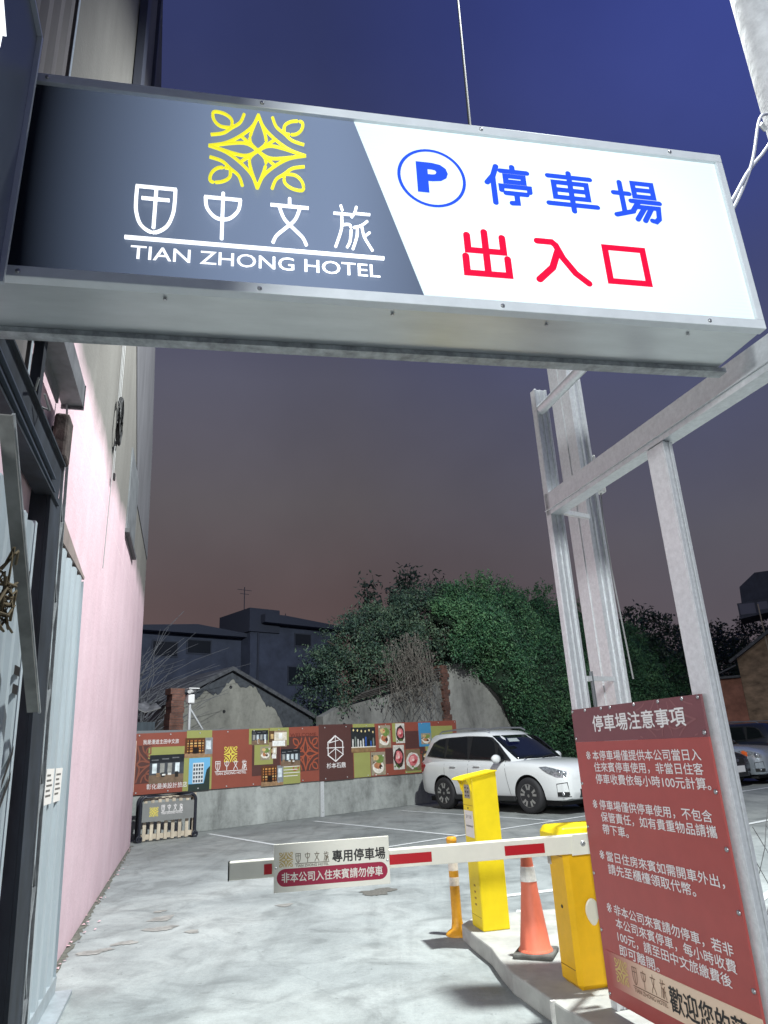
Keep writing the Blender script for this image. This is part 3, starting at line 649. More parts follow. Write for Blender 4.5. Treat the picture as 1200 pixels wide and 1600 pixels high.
def corr(x0, x1, zl, y, pitch=.09, dep=.022, lean=0., ztop=None):
    """corrugated sheet: a trapezoid profile pulled upward; ztop(x) gives each rib its own height"""
    mb = MB(); xs = []; x = x0; k = 0
    while x < x1:
        for dx, yy in ((0, 0), (.35, 0), (.5, -dep), (.85, -dep)): xs.append((min(x+dx*pitch, x1), y+yy))
        x += pitch
    xs.append((x1, y)); n = len(xs)
    zt = [(ztop(p[0]) if ztop else zl[1]) for p in xs]
    vs = [(p[0], p[1], zl[0]) for p in xs] + [(p[0], p[1]+lean*(z-zl[0]), z) for p, z in zip(xs, zt)]
    vs += [(v[0], v[1]+.004, v[2]) for v in vs]
    fs = [(i, i+1, n+i+1, n+i) for i in range(n-1)] + [(2*n+i+1, 2*n+i, 3*n+i, 3*n+i+1) for i in range(n-1)] + [(n+i, n+i+1, 3*n+i+1, 3*n+i) for i in range(n-1)]
    mb.add(vs, fs); mb.add([vs[0], vs[n], vs[3*n], vs[2*n]], ((0,1,2,3),)); mb.add([vs[n-1], vs[2*n-1], vs[4*n-1], vs[3*n-1]], ((0,1,2,3),)); mb.recalc = False
    return mb
M_PALE = mat('pale blue grey sheet metal', (.40, .455, .485), .45, .15, 5, .12, stretch=(1, 1, .2))
M_PALE2 = mat('pale trim metal', (.50, .56, .60), .4, .2, 8, .1)
fen = empty('sheet_metal_fence', W0, RW, 'narrow pale corrugated metal panel between black steel column and pink wall', 'panel')
corr(-2.0, -.66, (.12, 2.9), -.09, .25, .045, .024).build('sheet', M_PALE, fen)
mb = MB(); mb.box((-2.4, -.24, 0), (-.6, -.09, .03)); mb.box((-2.4, -.135, .031), (-.62, -.095, .13)); mb.build('sill_track', mat('galvanised track', (.36, .40, .42), .5, .3, 8, .2), fen)
mb = MB(); mb.box((-2.0, -.065, 2.925), (-.62, -.001, 2.95)); mb.prism([(-2.0, 2.951), (-.6, 2.951), (-2.0, 3.12)], -.06, -.002); mb.build('top_flashing', mat('taupe flashing', (.22, .18, .165), .7, 0, 5, .2), fen)
for i, (x, lab) in enumerate([(-1.66, 'printed white notice sheet on the pale panel, left of the pair'), (-1.33, 'printed white notice sheet on the pale panel, right of the pair')]):
    ns = empty('notice_sheet', bld.matrix_basis @ Vector((x, -.104, 1.27)), RW, lab, 'notice', 'notices on the pale panel')
    MB().box((0, -.004, 0), (.27, .0, .21)).build('paper', mat('white paper', (.70, .66, .62)), ns)
    tt = flat(MB()); MX = Matrix.Identity(4)
    for r_ in range(5): tt.rect(.03, .03+.21*(.6+.4*((r_*7+i*3) % 5)/5), .165-.03*r_, .177-.03*r_, -.0046)
    tt.build('print_lines', mat('grey ink', (.12, .11, .1)), ns)
# black steel gate frame
gf = empty('black_gate_frame', W0, RW, 'heavy black steel column with zigzag lattice and overhead beams at the left', 'gate frame')
LEAN = .031
def ln_(mb):
    mb.v = [(v[0], v[1]+LEAN*v[2], v[2]) for v in mb.v]; return mb
mb = MB(); mb.box((-2.46, -.2, 0), (-2.15, -.18, 3.05)); mb.box((-2.46, -.179, 0), (-2.44, -.06, 3.05)); ln_(mb).build('column', M_BLACKSTEEL, gf)
M_RIMSTEEL = mat('scuffed bare steel edge', (.34, .36, .37), .5, .5, 10, .4)
mb = MB(); mb.box((-2.1495, -.206, 0), (-2.137, -.188, 3.3)); mb.box((-2.008, -.206, 0), (-1.998, -.188, 3.6)); ln_(mb).build('lattice_chord', M_RIMSTEEL, gf)
mb = MB(); mb.box((-2.136, -.12, 0), (-2.0085, -.10, 3.58)); mb.box((-2.0, -.1195, 0.13), (-1.985, -.10, 3.58)); ln_(mb).build('lattice_back_plate', M_BLACK, gf)
z = .1
while z < 3.4:
    for a, b_, w_ in (((-2.137, -.19, z), (-2.008, -.19, z+.26), .020), ((-2.008, -.19, z+.262), (-2.137, -.19, z+.52), .011)):
        mb = MB(); mb.bar(a, b_, w_, w_); ln_(mb).build('lattice_bar', M_RIMSTEEL, gf)
    z += .52
mb = MB(); mb.box((-6, -.10, 3.0), (-2.2, -.06, 3.27)); mb.box((-6, -.12, 3.271), (-2.2, -.02, 3.285)); mb.box((-6, -.12, 2.985), (-2.26, -.02, 2.999)); mb.build('beam', M_BLACKSTEEL, gf)
mb = MB(); mb.bar((-5.5, -.112, 3.17), (-2.45, -.112, 3.09), .02, .012); mb.bar((-5.5, -.112, 3.10), (-2.42, -.112, 3.02), .02, .012); mb.build('beam_rail', mat('blue grey flange', (.09, .11, .14), .4, .4), gf)
mb = MB(); mb.bar((-3.86, -.19, 2.80), (-2.70, -.19, 1.755), .012, .052, up=(0, -1, 0)); mb.build('diagonal_strut', mat('rusted flat bar', (.20, .20, .19), .6, .4, 4, .45), gf)
mb = MB(); mb.bar((-3.80, -.203, 2.835), (-2.62, -.205, 1.755), .016, .012, up=(0, -1, 0)); mb.build('strut_edge', M_RIMSTEEL, gf)
mb = MB(); mb.box((-6, -.17, 3.74), (-2.12, -.155, 3.9)); mb.box((-6, -.1545, 3.74), (-2.12, -.04, 3.752)); mb.box((-6, -.055, 3.66), (-2.3, -.04, 3.739)); mb.box((-2.12, -.175, 3.72), (-2.105, -.035, 3.9)); mb.build('top_channel', mat('grey painted channel', (.20, .205, .215), .5, .4, 8, .25), gf)
mb = MB(); mb.box((-2.30, -.13, 3.29), (-2.13, -.04, 3.60)); mb.build('broken_pier', mat('broken brown masonry', (.06, .045, .04), .9, 0, 14, .6, .6), gf, .02)
mb = MB(); mb.box((-3.02, -.10, 3.29), (-2.95, -.05, 4.2)); mb.box((-2.9, -.07, 3.29), (-2.87, -.05, 4.2)); mb.build('mullion', M_BLACKSTEEL, gf)
mb = MB(); q = [(-3.1, -.15, 3.30), (-3.0, -.16, 3.26), (-2.93, -.1, 3.31), (-2.97, -.05, 3.33), (-3.1, -.1, 3.3), (-3.3, -.16, 3.28)]; mb.tube(q, .006, 6); mb.build('cable_loop', mat('grey cable', (.3, .3, .3)), gf)
# painted sheet fence further left with black brush strokes
wf_ = empty('corrugated_fence', W0, RW, 'pale corrugated fence painted with black brush strokes left of the column', 'fence')
corr(-6, -2.62, (0, 2.75), -.10, .17, .03, .02).build('sheet', M_PALE, wf_)
mb = MB(); mb.box((-2.60, -.13, 0), (-2.55, -.10, 2.78)); mb.v = [(v[0], v[1]+.02*v[2], v[2]) for v in mb.v]; mb.build('edge_trim', M_PALE2, wf_)
for z, dz, x0, x1 in [(2.34, .10, -2.80, -2.66), (2.27, .09, -2.80, -2.66), (1.93, .0, -2.78, -2.66), (1.84, .0, -2.78, -2.66), (1.4, .16, -2.80, -2.64), (1.3, .14, -2.80, -2.64), (1.02, 0, -2.8, -2.66), (.92, 0, -2.8, -2.66)]:
    y = -.138+.02*z; MB().add([(x0, y, z), (x1, y, z+dz), (x1, y, z+dz+.045), (x0, y, z+.045)], ((0,1,2,3),)).build('brush_stroke', M_BLACKPRINT, wf_)
mb = MB(); rnd = random.Random(3)
for k in range(26):
    x = -3.56+rnd.uniform(-.10, .08); z = 2.16+rnd.uniform(-.10, .12); mb.tube([(x, -.17, z), (x+rnd.uniform(-.1, .1), -.22, z+rnd.uniform(-.08, .1)), (x+rnd.uniform(-.15, .15), -.2, z+rnd.uniform(-.12, .05))], .006, 4)
o = mb.build('dry_twigs', mat('dry brown twig', (.10, .075, .04), .9)); o.location = W0; o.rotation_euler = (0, 0, RW); tag(o, 'clump of dry twigs caught on the painted corrugated fence', 'twigs')
# corrugated upper building at the top left
ub = empty('corrugated_building', W0, RW, 'dim brown corrugated upper storey with pale corner trim above the sign', 'building')
corr(-7, -3.16, (3.3, 14), -.03, .20, .04).build('siding', mat('brown corrugated siding', (.17, .155, .15), .6, .1, 4, .25, stretch=(1, 1, .2)), ub)
MB().box((-3.15, -.07, 3.3), (-3.11, -.0, 14)).build('corner_trim', M_PALE2, ub)
MB().box((-3.10, -.05, 3.9), (-3.03, 1.0, 14)).build('recess', M_BLACKSTEEL, ub)
# dark projecting sign box nearest the camera on the left
bs_ = empty('projecting_sign', (-1.135, 1.72, 2.9), RW, 'dark sign box with pale edge trim at the far left beside the long lit sign', 'sign')
MB().box((-1.6, .0, .0), (-.004, .28, 1.02)).build('cabinet', mat('dark blue grey acrylic', (.10, .115, .15), .3, 0, 4, .05), bs_)
mb = MB(); mb.box((-.012, -.016, -.01), (.004, .0, 1.03)); mb.box((-1.6, -.016, 1.0205), (-.0125, .0, 1.032)); mb.build('trim', mat('pale sign trim', (.55, .58, .62), .35, .4), bs_)
mb = MB(); mb.tube([(-.40, -.014, .66), (-.33, -.014, .60)], .007, 6); mb.tube([(-.36, -.014, .62), (-.36, -.014, .52)], .007, 6); mb.build('lettering', M_NEONW, bs_)

# ================================================================ BACK WALL AND BANNER (local x along the wall, +y behind it)
B0 = Vector((-4.32, 16.05, 0)); RBK = math.atan2(4.67, 5.16)
BM = Matrix.Translation(B0) @ Matrix.Rotation(RBK, 4, 'Z')
def bk(x, y, z=0.): return BM @ Vector((x, y, z))
def concrete(name, c, ns=1.6, dark=.35):
    m, t, b, co = newmat(name, .85)
    mp = t.nodes.new('ShaderNodeMapping'); mp.inputs['Scale'].default_value = (1, 1, .45); t.links.new(co, mp.inputs[0])
    a = noise(t, mp.outputs[0], ns, 9, .68, .5); d = noise(t, co, ns*5, 8, .7)
    k = ramp(t, a, [(.3, tuple(v*dark for v in c)), (.46, tuple(v*.8 for v in c)), (.58, c), (.75, tuple(min(1, v*1.25) for v in c))])
    k = mixc(t, .7, k, ramp(t, d, [(.3, g(.6)), (.5, g(.95)), (.7, g(1.1))]), 'MULTIPLY')
    t.links.new(k, b.inputs['Base Color'])
    bp = t.nodes.new('ShaderNodeBump'); bp.inputs['Strength'].default_value = .4; bp.inputs['Distance'].default_value = .03; t.links.new(d, bp.inputs['Height']); t.links.new(bp.outputs[0], b.inputs['Normal'])
    return m
M_CONC = concrete('stained wall concrete', (.36, .38, .365), 1.1, .28)
bw = empty('concrete_wall', B0, RBK, 'low stained concrete wall at the back of the lot under the banner', 'wall')
MB().box((-1.9, 0, 0), (9.2, .16, .98)).build('wall', M_CONC, bw, .01)
MB().box((-1.9, .03, .981), (8.3, .13, 2.1)).build('banner_backing', mat('galvanised backing frame', (.2, .21, .22), .6, .4), bw)
ps = empty('steel_post', bk(3.2, -.012), RBK, 'grey flat steel post standing against the low concrete wall', 'post')
mb = MB(); mb.box((0, -.06, 0), (.10, -.052, .80)); mb.box((0, -.0515, 0), (.008, 0, .80)); mb.box((.092, -.0515, 0), (.10, 0, .80)); mb.build('bar', M_STEEL, ps)
mb = MB(); mb.lathe([(.014, 0), (.014, -.008)], (.05, -.06, .10), 8, axis='Y'); mb.build('bolt', M_SCREW, ps)
ban = empty('hotel_banner', bk(0, -.03), RBK, 'long rust red printed hotel banner with photos along the back wall', 'banner')
M_RUST = mat('rust red banner', S(138, 74, 60), .45, 0, 3, .06); M_DKBR = mat('dark brown banner', S(84, 54, 50), .45, 0, 3, .06); M_LIME = mat('olive yellow banner', S(148, 150, 88), .45, 0, 3, .06)
bz0, bz1 = .80, 2.13
def slack(x0, x1, zb0, zb1, zt0, zt1, y):
    return MB().prism([(x0, zb0), (x1, zb1), (x1, zt1), (x0, zt0)], y, y+.012)
slack(-1.56, 8.28, .84, .80, 2.04, 2.20, 0).build('sheet', M_RUST, ban)
LV = [0]
def patch(name, x0, x1, z0, z1, m, lev=1):
    LV[0] += 1; y = -.0015*lev-.00004*LV[0]
    return flat(MB()).rect(x0, x1, z0, z1, y).build(name, m, ban)
for a in [(-1.48,-1.16,1.05,1.80),(1.27,2.04,1.04,1.74),(2.06,3.17,1.07,1.88),(3.19,4.28,.80,2.15),(6.15,6.68,1.46,1.93),(5.4,5.68,1.1,1.5),(6.68,6.9,1.3,1.6)]: patch('brown_block', *a, M_DKBR, 1)
for a in [(-1.23,-.42,1.53,1.76),(-.38,.23,1.90,2.08),(-.43,.25,.84,1.52),(1.18,1.72,1.74,2.09),(1.74,2.29,1.69,2.10),(1.33,1.84,1.28,1.72),(2.07,2.62,.81,1.25),(4.3,5.05,2.03,2.15),(4.3,4.86,.82,1.43),(5.69,6.04,1.66,2.15),(6.93,8.1,1.13,2.05),(6.1,6.72,.83,.9)]: patch('olive_block', *a, M_LIME, 2)
room = [(30, 34, 40), (70, 76, 84), (130, 125, 120), (205, 215, 220), (120, 90, 60)]
warm = [(70, 40, 22), (140, 90, 45), (205, 160, 95), (90, 60, 40), (225, 200, 150)]
white = [(60, 50, 45), (200, 190, 175), (235, 232, 225), (150, 120, 90)]
meat = [(60, 35, 35), (150, 60, 60), (215, 140, 140), (235, 215, 205), (90, 110, 50)]
food = [(40, 40, 35), (120, 110, 60), (200, 180, 140), (235, 230, 220), (150, 90, 50)]
bar_ = [(25, 28, 34), (50, 70, 120), (120, 100, 60), (170, 140, 90), (40, 38, 40)]
sky_ = [(30, 45, 65), (90, 150, 195), (140, 190, 220)]
PH = [(-1.19,-.42,1.03,1.60,room),(-.41,.25,1.51,1.92,warm),(1.25,1.70,1.72,2.05,room),(1.72,2.23,1.66,2.03,white),(1.49,1.76,1.38,1.68,food),(1.78,1.94,1.39,1.67,white),(1.52,2.13,.80,1.24,warm),(2.06,2.62,1.21,1.60,room),
      (4.23,5.07,1.44,2.06,bar_),(4.88,5.39,.84,1.42,food),(5.18,5.62,1.52,2.10,food),(5.81,6.15,1.62,2.14,meat),(5.68,6.09,.94,1.57,meat),(6.14,6.70,.88,1.44,meat),(6.77,7.19,.86,1.38,food)]
INK = {}
def ink(*c):
    if c not in INK: INK[c] = mat('photo ink %d %d %d' % c, S(*c), .4, 0, 11, .3)
    return INK[c]
def photo(x0, x1, z0, z1, kind, seed):
    """one printed picture: flat shapes on a base"""
    rnd = random.Random(seed); LV[0] += 1; y = -.0048-.00004*LV[0]; W_, H_ = x1-x0, z1-z0; mats_ = []; mb = flat(MB()); k = [0]
    def m_(c):
        mm = ink(*c)
        if mm not in mats_: mats_.append(mm)
        return mats_.index(mm)
    def rc(a, b_, c_, d_, col): k[0] += 1; mb.rect(x0+a*W_, x0+b_*W_, z0+c_*H_, z0+d_*H_, y-.00003*k[0], m_(col))
    def el(a, c_, ra, rc_, col, rot=0):
        k[0] += 1; n = 14; pts = []
        for q in range(n):
            t_ = 2*math.pi*q/n; u, v = ra*math.cos(t_)*rnd.uniform(.85, 1.1), rc_*math.sin(t_)*rnd.uniform(.85, 1.1)
            X = min(1, max(0, a+u*math.cos(rot)-v*math.sin(rot))); Z_ = min(1, max(0, c_+u*math.sin(rot)+v*math.cos(rot))); pts.append((x0+X*W_, y-.00003*k[0], z0+Z_*H_))
        mb.add(pts, (tuple(range(n)),), m_(col))
    if kind == 'room':
        rc(0, 1, 0, 1, (70, 74, 80)); rc(0, 1, .72, 1, (34, 37, 42)); rc(0, 1, 0, .3, (120, 100, 82))
        for q in range(4): a = .08+q*.22; rc(a, a+.13, .36, .7, rnd.choice([(215, 225, 228), (190, 200, 205), (150, 150, 145)]))
        for q in range(3): rc(.05+.3*q, .25+.3*q, .80+.03*q, .84+.03*q, (110, 112, 115))
        for q in range(6): a = rnd.uniform(.05, .85); rc(a, a+.1, rnd.uniform(.08, .3), rnd.uniform(.3, .42), rnd.choice([(40, 38, 36), (225, 225, 220), (90, 70, 50), (150, 120, 90)]))
    elif kind == 'warm':
        rc(0, 1, 0, 1, (92, 58, 34)); rc(0, 1, 0, .22, (150, 120, 90)); rc(.72, 1, .15, 1, (130, 135, 140))
        for q in range(5): rc(.08, .66, .3+.13*q, .37+.13*q, rnd.choice([(205, 150, 84), (170, 110, 60), (215, 180, 120)]))
        for q in range(4): a = .12+.15*q; rc(a, a+.05, .2, .9, (48, 28, 18))
        rc(.3, .5, .2, .5, (30, 20, 16)); rc(.76, .94, .4, .85, (205, 215, 220))
    elif kind == 'white':
        rc(0, 1, 0, 1, (150, 130, 108)); rc(.3, 1, .4, .9, (214, 206, 190)); rc(0, .3, .3, 1, (90, 66, 46)); rc(.2, .9, .05, .38, (236, 234, 228)); rc(.55, .75, .5, .85, (240, 240, 236)); rc(.1, .25, .5, .8, (200, 170, 120))
    elif kind == 'bar':
        rc(0, 1, 0, 1, (38, 42, 44)); rc(0, 1, 0, .22, (140, 112, 78)); rc(0, 1, .18, .22, (220, 214, 200))
        for q in range(9): a = .04+.105*q; rc(a, a+.055, .22, rnd.uniform(.42, .66), rnd.choice([(54, 92, 170), (28, 28, 30), (170, 50, 44), (120, 128, 120), (200, 200, 196)]))
        for q in range(6): el(.1+.16*q, rnd.uniform(.75, .9), .03, .05, (225, 205, 150))
    elif kind == 'meat':
        rc(0, 1, 0, 1, rnd.choice([(200, 196, 188), (120, 104, 80), (222, 214, 206)])); el(.5, .48, .46, .42, rnd.choice([(60, 46, 42), (206, 200, 192)])); el(.5, .5, .33, .28, (196, 108, 112)); el(.42, .56, .2, .12, (226, 160, 158), .5); el(.6, .42, .16, .08, (160, 60, 66), .3); el(.5, .5, .09, .06, (236, 196, 190))
        for q in range(4): el(rnd.uniform(.1, .9), rnd.uniform(.05, .2), .07, .05, (84, 112, 54))
    else:
        rc(0, 1, 0, 1, rnd.choice([(86, 84, 70), (150, 140, 120), (70, 62, 54)])); el(.5, .35, .42, .26, (224, 218, 206)); el(.45, .42, .26, .16, (176, 120, 84)); el(.6, .7, .3, .2, (112, 134, 72)); el(.35, .75, .2, .12, (200, 170, 120)); el(.65, .35, .12, .1, (70, 48, 40))
        for q in range(6): el(rnd.random(), rnd.random(), .05, .04, rnd.choice([(230, 226, 216), (60, 50, 44), (180, 60, 50)]))
    return mb.build('photo', mats_, ban)
KIND = ['room', 'warm', 'room', 'white', 'food', 'white', 'warm', 'room', 'bar', 'food', 'food', 'meat', 'meat', 'meat', 'food']
for i, (x0, x1, z0, z1, c) in enumerate(PH): photo(x0, x1, z0, z1, KIND[i], i+3)
# the picture of the hotel building, and one more under a blue sky
patch('photo', -.3, .2, .83, 1.5, mat('printed blue sky', S(110, 175, 215), .4), 3)
hb_ = flat(MB()); hb_.rect(-.21, .05, .98, 1.40, -.0090, 0)
for i in range(4):
    for j in range(5): hb_.rect(-.195+.062*i, -.155+.062*i, 1.0+.08*j, 1.05+.08*j, -.0094, 1)
hb_.rect(-.3, .2, .83, .97, -.0089, 2); hb_.add([(.06,-.0089,.97),(.2,-.0089,.97),(.2,-.0089,1.32),(.12,-.0089,1.25)], ((0,1,2,3),), 2)
hb_.build('hotel_picture', [mat('printed pale facade', S(205, 210, 212)), mat('printed dark window', S(60, 70, 80)), mat('printed dark tree', S(35, 50, 45))], ban)
patch('photo', 6.69, 7.19, 1.5, 2.15, mat('printed blue wall', S(70, 135, 175), .4), 3); photo(6.78, 7.17, 1.56, 1.86, 'food', 40)
# emblem, names and handwriting
emblem_print('emblem', ban, .71, 1.545, .165, -.0058, M_LIMEGOLD, .018)
hotel_print(ban, .32, 1.19, .82, -.0058, M_WHITEPRINT, h=.19, lw=.014)
emblem_print('large_ornament', ban, 2.78, 1.47, .38, -.0047, mat('rust ornament print', S(160, 82, 58), .45), .032)
om = flat(MB())
for i, (s_, c) in enumerate(EMB):
    pts = [(-1.47+u*.36, 1.43+v*.36) for u, v in s_]; pts = [p for p in pts if p[0] > -1.47 and p[0] < -1.17]
    if len(pts) > 2: ribbon(om, pts, .03, -.0047-i*.00004)
om.build('large_ornament', mat('pale brown ornament', S(132, 78, 62), .45), ban)
tt = flat(MB()); text(tt, 'WELCOME', 2.33, 1.875, .78, .085, -.006, .0); tt.build('welcome_lettering', mat('dark red print', S(96, 40, 32)), ban)
tt = flat(MB()); text(tt, '我是漫遊主田中文旅', -1.36, 1.82, .80, .095, -.006, .004); text(tt, '彰化最美設計旅店', -1.23, .925, .90, .11, -.006, .004)
for r_ in range(4): tt.rect(2.14, 2.60-.06*(r_ % 2), 1.19-.07*r_, 1.205-.07*r_, -.006)
tt.build('handwriting', M_WHITEPRINT, ban)
hx = flat(MB()); cxh, czh, rr = 3.71, 1.56, .31
hexp = [(cxh+rr*.88*math.sin(k*math.pi/3), czh+rr*math.cos(k*math.pi/3)) for k in range(6)]
ribbon(hx, hexp, .028, -.0056, True)
for i, pth in enumerate([[(cxh, czh+rr), (cxh, czh-rr)], [(cxh-.2, czh+.14), (cxh+.1, czh+.2)], [(cxh-.27, czh+.02), (cxh+.27, czh+.02)], [(cxh, czh), (cxh-.25, czh-.15)], [(cxh, czh), (cxh+.25, czh-.15)], [(cxh-.03, czh+.28), (cxh-.2, czh+.14)]]): ribbon(hx, pth, .02, -.0057-.00005*i)
text(hx, '杉本石鼎', 3.42, 1.09, .60, .13, -.0058, .015); hx.build('hexagon_emblem', M_WHITEPRINT, ban)
for k in range(15):
    x = -1.45+k*.69
    for z in (2.0+.0155*(x+1.56), .88-.004*(x+1.5)): MB().lathe([(.016, 0), (.016, -.006)], (x, -.006, z), 8, axis='Y').build('eyelet', mat('pale eyelets', (.6, .6, .6), .4, .5), ban)
fl = MB(); fl.box((-1.60, -.012, .9), (-1.50, -.002, 1.9)); fl.build('clear_tape_edge', mat('worn clear tape', (.55, .42, .36), .25, 0, 9, .3), ban)

# ================================================================ crowd barrier and pallet by the back wall
cbx = empty('crowd_barrier', (-5.06, 14.50, 0), math.atan2(.62, .91), 'black tube barrier with grey hotel panel by the pink wall corner', 'barrier')
M_NAVY = mat('black powder coat', (.018, .02, .03), .4)
def tubeframe(y, name):
    mb = MB(); q = [(.0, y, .05), (.0, y, .70)] + [(.12-.12*math.cos(a), y, .70+.12*math.sin(a)) for a in [math.pi/2*k/6 for k in range(1, 7)]] + [(.98+.12*math.sin(a), y, .70+.12*math.cos(a)) for a in [math.pi/2*k/6 for k in range(0, 7)]] + [(1.10, y, .05)]
    mb.tube(q, .032, 10); return mb.build(name, M_NAVY, cbx)
tubeframe(0, 'tube_frame'); tubeframe(.20, 'tube_frame')
MB().box((.034, -.012, .36), (1.066, .012, .70)).build('panel', mat('grey barrier panel', (.20, .205, .20), .5, 0, 6, .08), cbx)
emblem_print('emblem', cbx, .26, .535, .085, -.014, M_LIMEGOLD, .010)
hotel_print(cbx, .40, .515, .44, -.014, M_WHITEPRINT, h=.115, lw=.009)
mb = MB()
for x in (0, 1.10):
    q = [(x+.05*math.cos(a), -.02, .06+.05*math.sin(a)) for a in [2*math.pi*k/12 for k in range(13)]]; mb = MB(); mb.tube(q, .02, 8); mb.box((x-.03, -.06, 0), (x+.03, .26, .03)); mb.build('foot', M_NAVY, cbx)
pal = empty('wooden_pallet', (-5.04, 14.57, 0), math.atan2(.62, .91), 'weathered wooden pallet leaning behind the black tube barrier', 'pallet')
M_WOOD = mat('weathered pallet wood', (.52, .45, .35), .85, 0, 9, .3, .2, stretch=(1, 1, .25))
for k in range(8):
    mb = MB(); mb.box((.02+k*.14, 0, .02), (.085+k*.14, .02, .80)); mb.build('slat', M_WOOD, pal)
for z in (.04, .42, .74): MB().box((0, .0205, z), (1.08, .08, z+.09)).build('crossbar', M_WOOD, pal)

# ================================================================ things behind the wall
M_BRICK, t, b, co = newmat('old red brick', .9)
br_ = t.nodes.new('ShaderNodeTexBrick'); br_.inputs['Scale'].default_value = 7; br_.inputs['Color1'].default_value = (.22, .085, .055, 1); br_.inputs['Color2'].default_value = (.14, .06, .045, 1); br_.inputs['Mortar'].default_value = (.09, .085, .08, 1); br_.inputs['Mortar Size'].default_value = .03
mp = t.nodes.new('ShaderNodeMapping'); mp.inputs['Rotation'].default_value = (R(90), 0, 0); t.links.new(co, mp.inputs[0]); t.links.new(mp.outputs[0], br_.inputs['Vector'])
t.links.new(mixc(t, .8, br_.outputs[0], ramp(t, noise(t, co, 3, 8, .7), [(.3, g(.25)), (.55, g(.9)), (.7, g(1.3))]), 'MULTIPLY'), b.inputs['Base Color'])
def rough_block(x0, x1, y0, y1, z1, seed, n=14, amp=.05):
    rnd = random.Random(seed); mb = MB()
    for k in range(n):
        z0 = z1*k/n; a, c = rnd.uniform(-amp, amp), rnd.uniform(-amp, amp); mb.box((x0+a, y0, z0), (x1+c, y1, z1*(k+1)/n-.004))
    return mb
pr = empty('brick_pillar', bk(-.52, .55), RBK, 'broken red brick pillar behind the banner beside the camera pole', 'pillar')
rough_block(0, .33, 0, .3, 3.05, 1, 22, .025).build('bricks', M_BRICK, pr)
cc = empty('security_camera', bk(-.08, .5), RBK, 'small white security camera on a braced pole above the banner', 'camera')
mb = MB(); mb.tube([(0, 0, 0), (0, 0, 2.72)], .035, 10); mb.tube([(0, 0, 2.6), (.42, .0, 2.0)], .025, 8); mb.build('pole', M_STEEL, cc)
M_CAMW = mat('white camera plastic', (.78, .78, .78), .4)
mb = MB(); mb.box((-.08, -.08, 2.70), (.08, .06, 2.90)); mb.build('box', M_CAMW, cc, .02)
mb = MB(); mb.tube([(-.08, -.12, 2.96), (.12, .05, 3.0)], .05, 12); mb.build('camera_body', M_CAMW, cc); MB().box((-.11, -.16, 3.02), (.15, .09, 3.04)).build('sun_shield', M_CAMW, cc)
sh = empty('ruined_shed', bk(-2.6, 1.1), RBK, 'dark ruined shed with crumpled metal roof beside the brick pillar', 'shed')
MB().box((0, .3, 0), (2.1, 2.2, 2.35)).build('wall', mat('dark blue grey boards', (.05, .065, .08), .8, 0, 8, .4, stretch=(1, 1, .2)), sh)
mb = MB(); rnd = random.Random(11); nx_, ny_ = 12, 5; vs = []
for i in range(nx_+1):
    for j in range(ny_+1): vs.append((-.2+2.3*i/nx_, 0+1.6*j/ny_, 2.35+.25*j/ny_+.35*(i/nx_)**1.6+rnd.uniform(-.07, .07)))
mb.add(vs, [(i*(ny_+1)+j, (i+1)*(ny_+1)+j, (i+1)*(ny_+1)+j+1, i*(ny_+1)+j+1) for i in range(nx_) for j in range(ny_)])
o = mb.build('metal_roof', mat('crumpled roof sheet', (.26, .26, .26), .5, .4, 5, .5), sh); sd = o.modifiers.new('thickness', 'SOLIDIFY'); sd.thickness = .02
mb = MB(); mb.box((.3, .2, 2.0), (.5, .29, 2.25)); mb.bar((.9, .2, 2.1), (1.5, .2, 2.25), .1, .05); mb.bar((1.2, .15, 2.0), (1.25, .15, 2.35), .06, .06); mb.build('rubble', mat('pale rubble', (.4, .42, .42), .8, 0, 5, .3), sh)
ga = empty('gabled_wall_house', bk(0, 4), RBK, 'old low house with a bare cement gable wall behind the banner', 'house')
MB().prism([(.9, 0), (5.9, 0), (5.9, 2.5), (3.05, 3.85), (2.8, 3.85), (.9, 2.95)], 0, 5).build('wall', concrete('bare gable cement', (.30, .30, .265), 1.1, .6), ga)
M_ROOF = mat('dark roof tile', (.075, .08, .09), .85, 0, 9, .45, .4)
mb = MB(); mb.prism([(.8, 2.93), (2.92, 3.93), (2.92, 4.05), (.8, 3.05)], -.14, 5.1); mb.prism([(2.921, 3.93), (6.2, 2.37), (6.2, 2.49), (2.921, 4.05)], -.14, 5.1); mb.build('roof', M_ROOF, ga)
mb = MB(); rnd = random.Random(4); xs_ = [.92+.06*k for k in range(84)]; up = []; dn = []
for x in xs_:
    z = (2.92+(x-.8)*.47 if x < 2.92 else 3.92-(x-2.92)*.475)
    d = .26+.12*math.sin(x*3.1)+.09*math.sin(x*7.7+1)+rnd.uniform(-.04, .07)+(.5*min(1, max(0, (x-4.4)/.5)) if x > 4.4 else 0)  # stain along the roof line; the deeper right part is a painted cast shadow
    up.append((x, z)); dn.append((x, max(.5, z-d)))
for i in range(len(xs_)-1): mb.prism([dn[i], dn[i+1], up[i+1], up[i]], -.012, -.0005)
mb.build('stain_and_shade', mat('dark cement stain and shade', (.06, .068, .08), .9, 0, 6, .4), ga)
mb = MB()
for x, z in ((2.92, 3.45), (2.72, 2.75), (4.1, 3.1), (1.9, 3.2)): mb.lathe([(.05, -.004), (.05, -.0005)], (x, 0, z), 10, axis='Y')
mb.build('vent_hole', M_BLACK, ga)

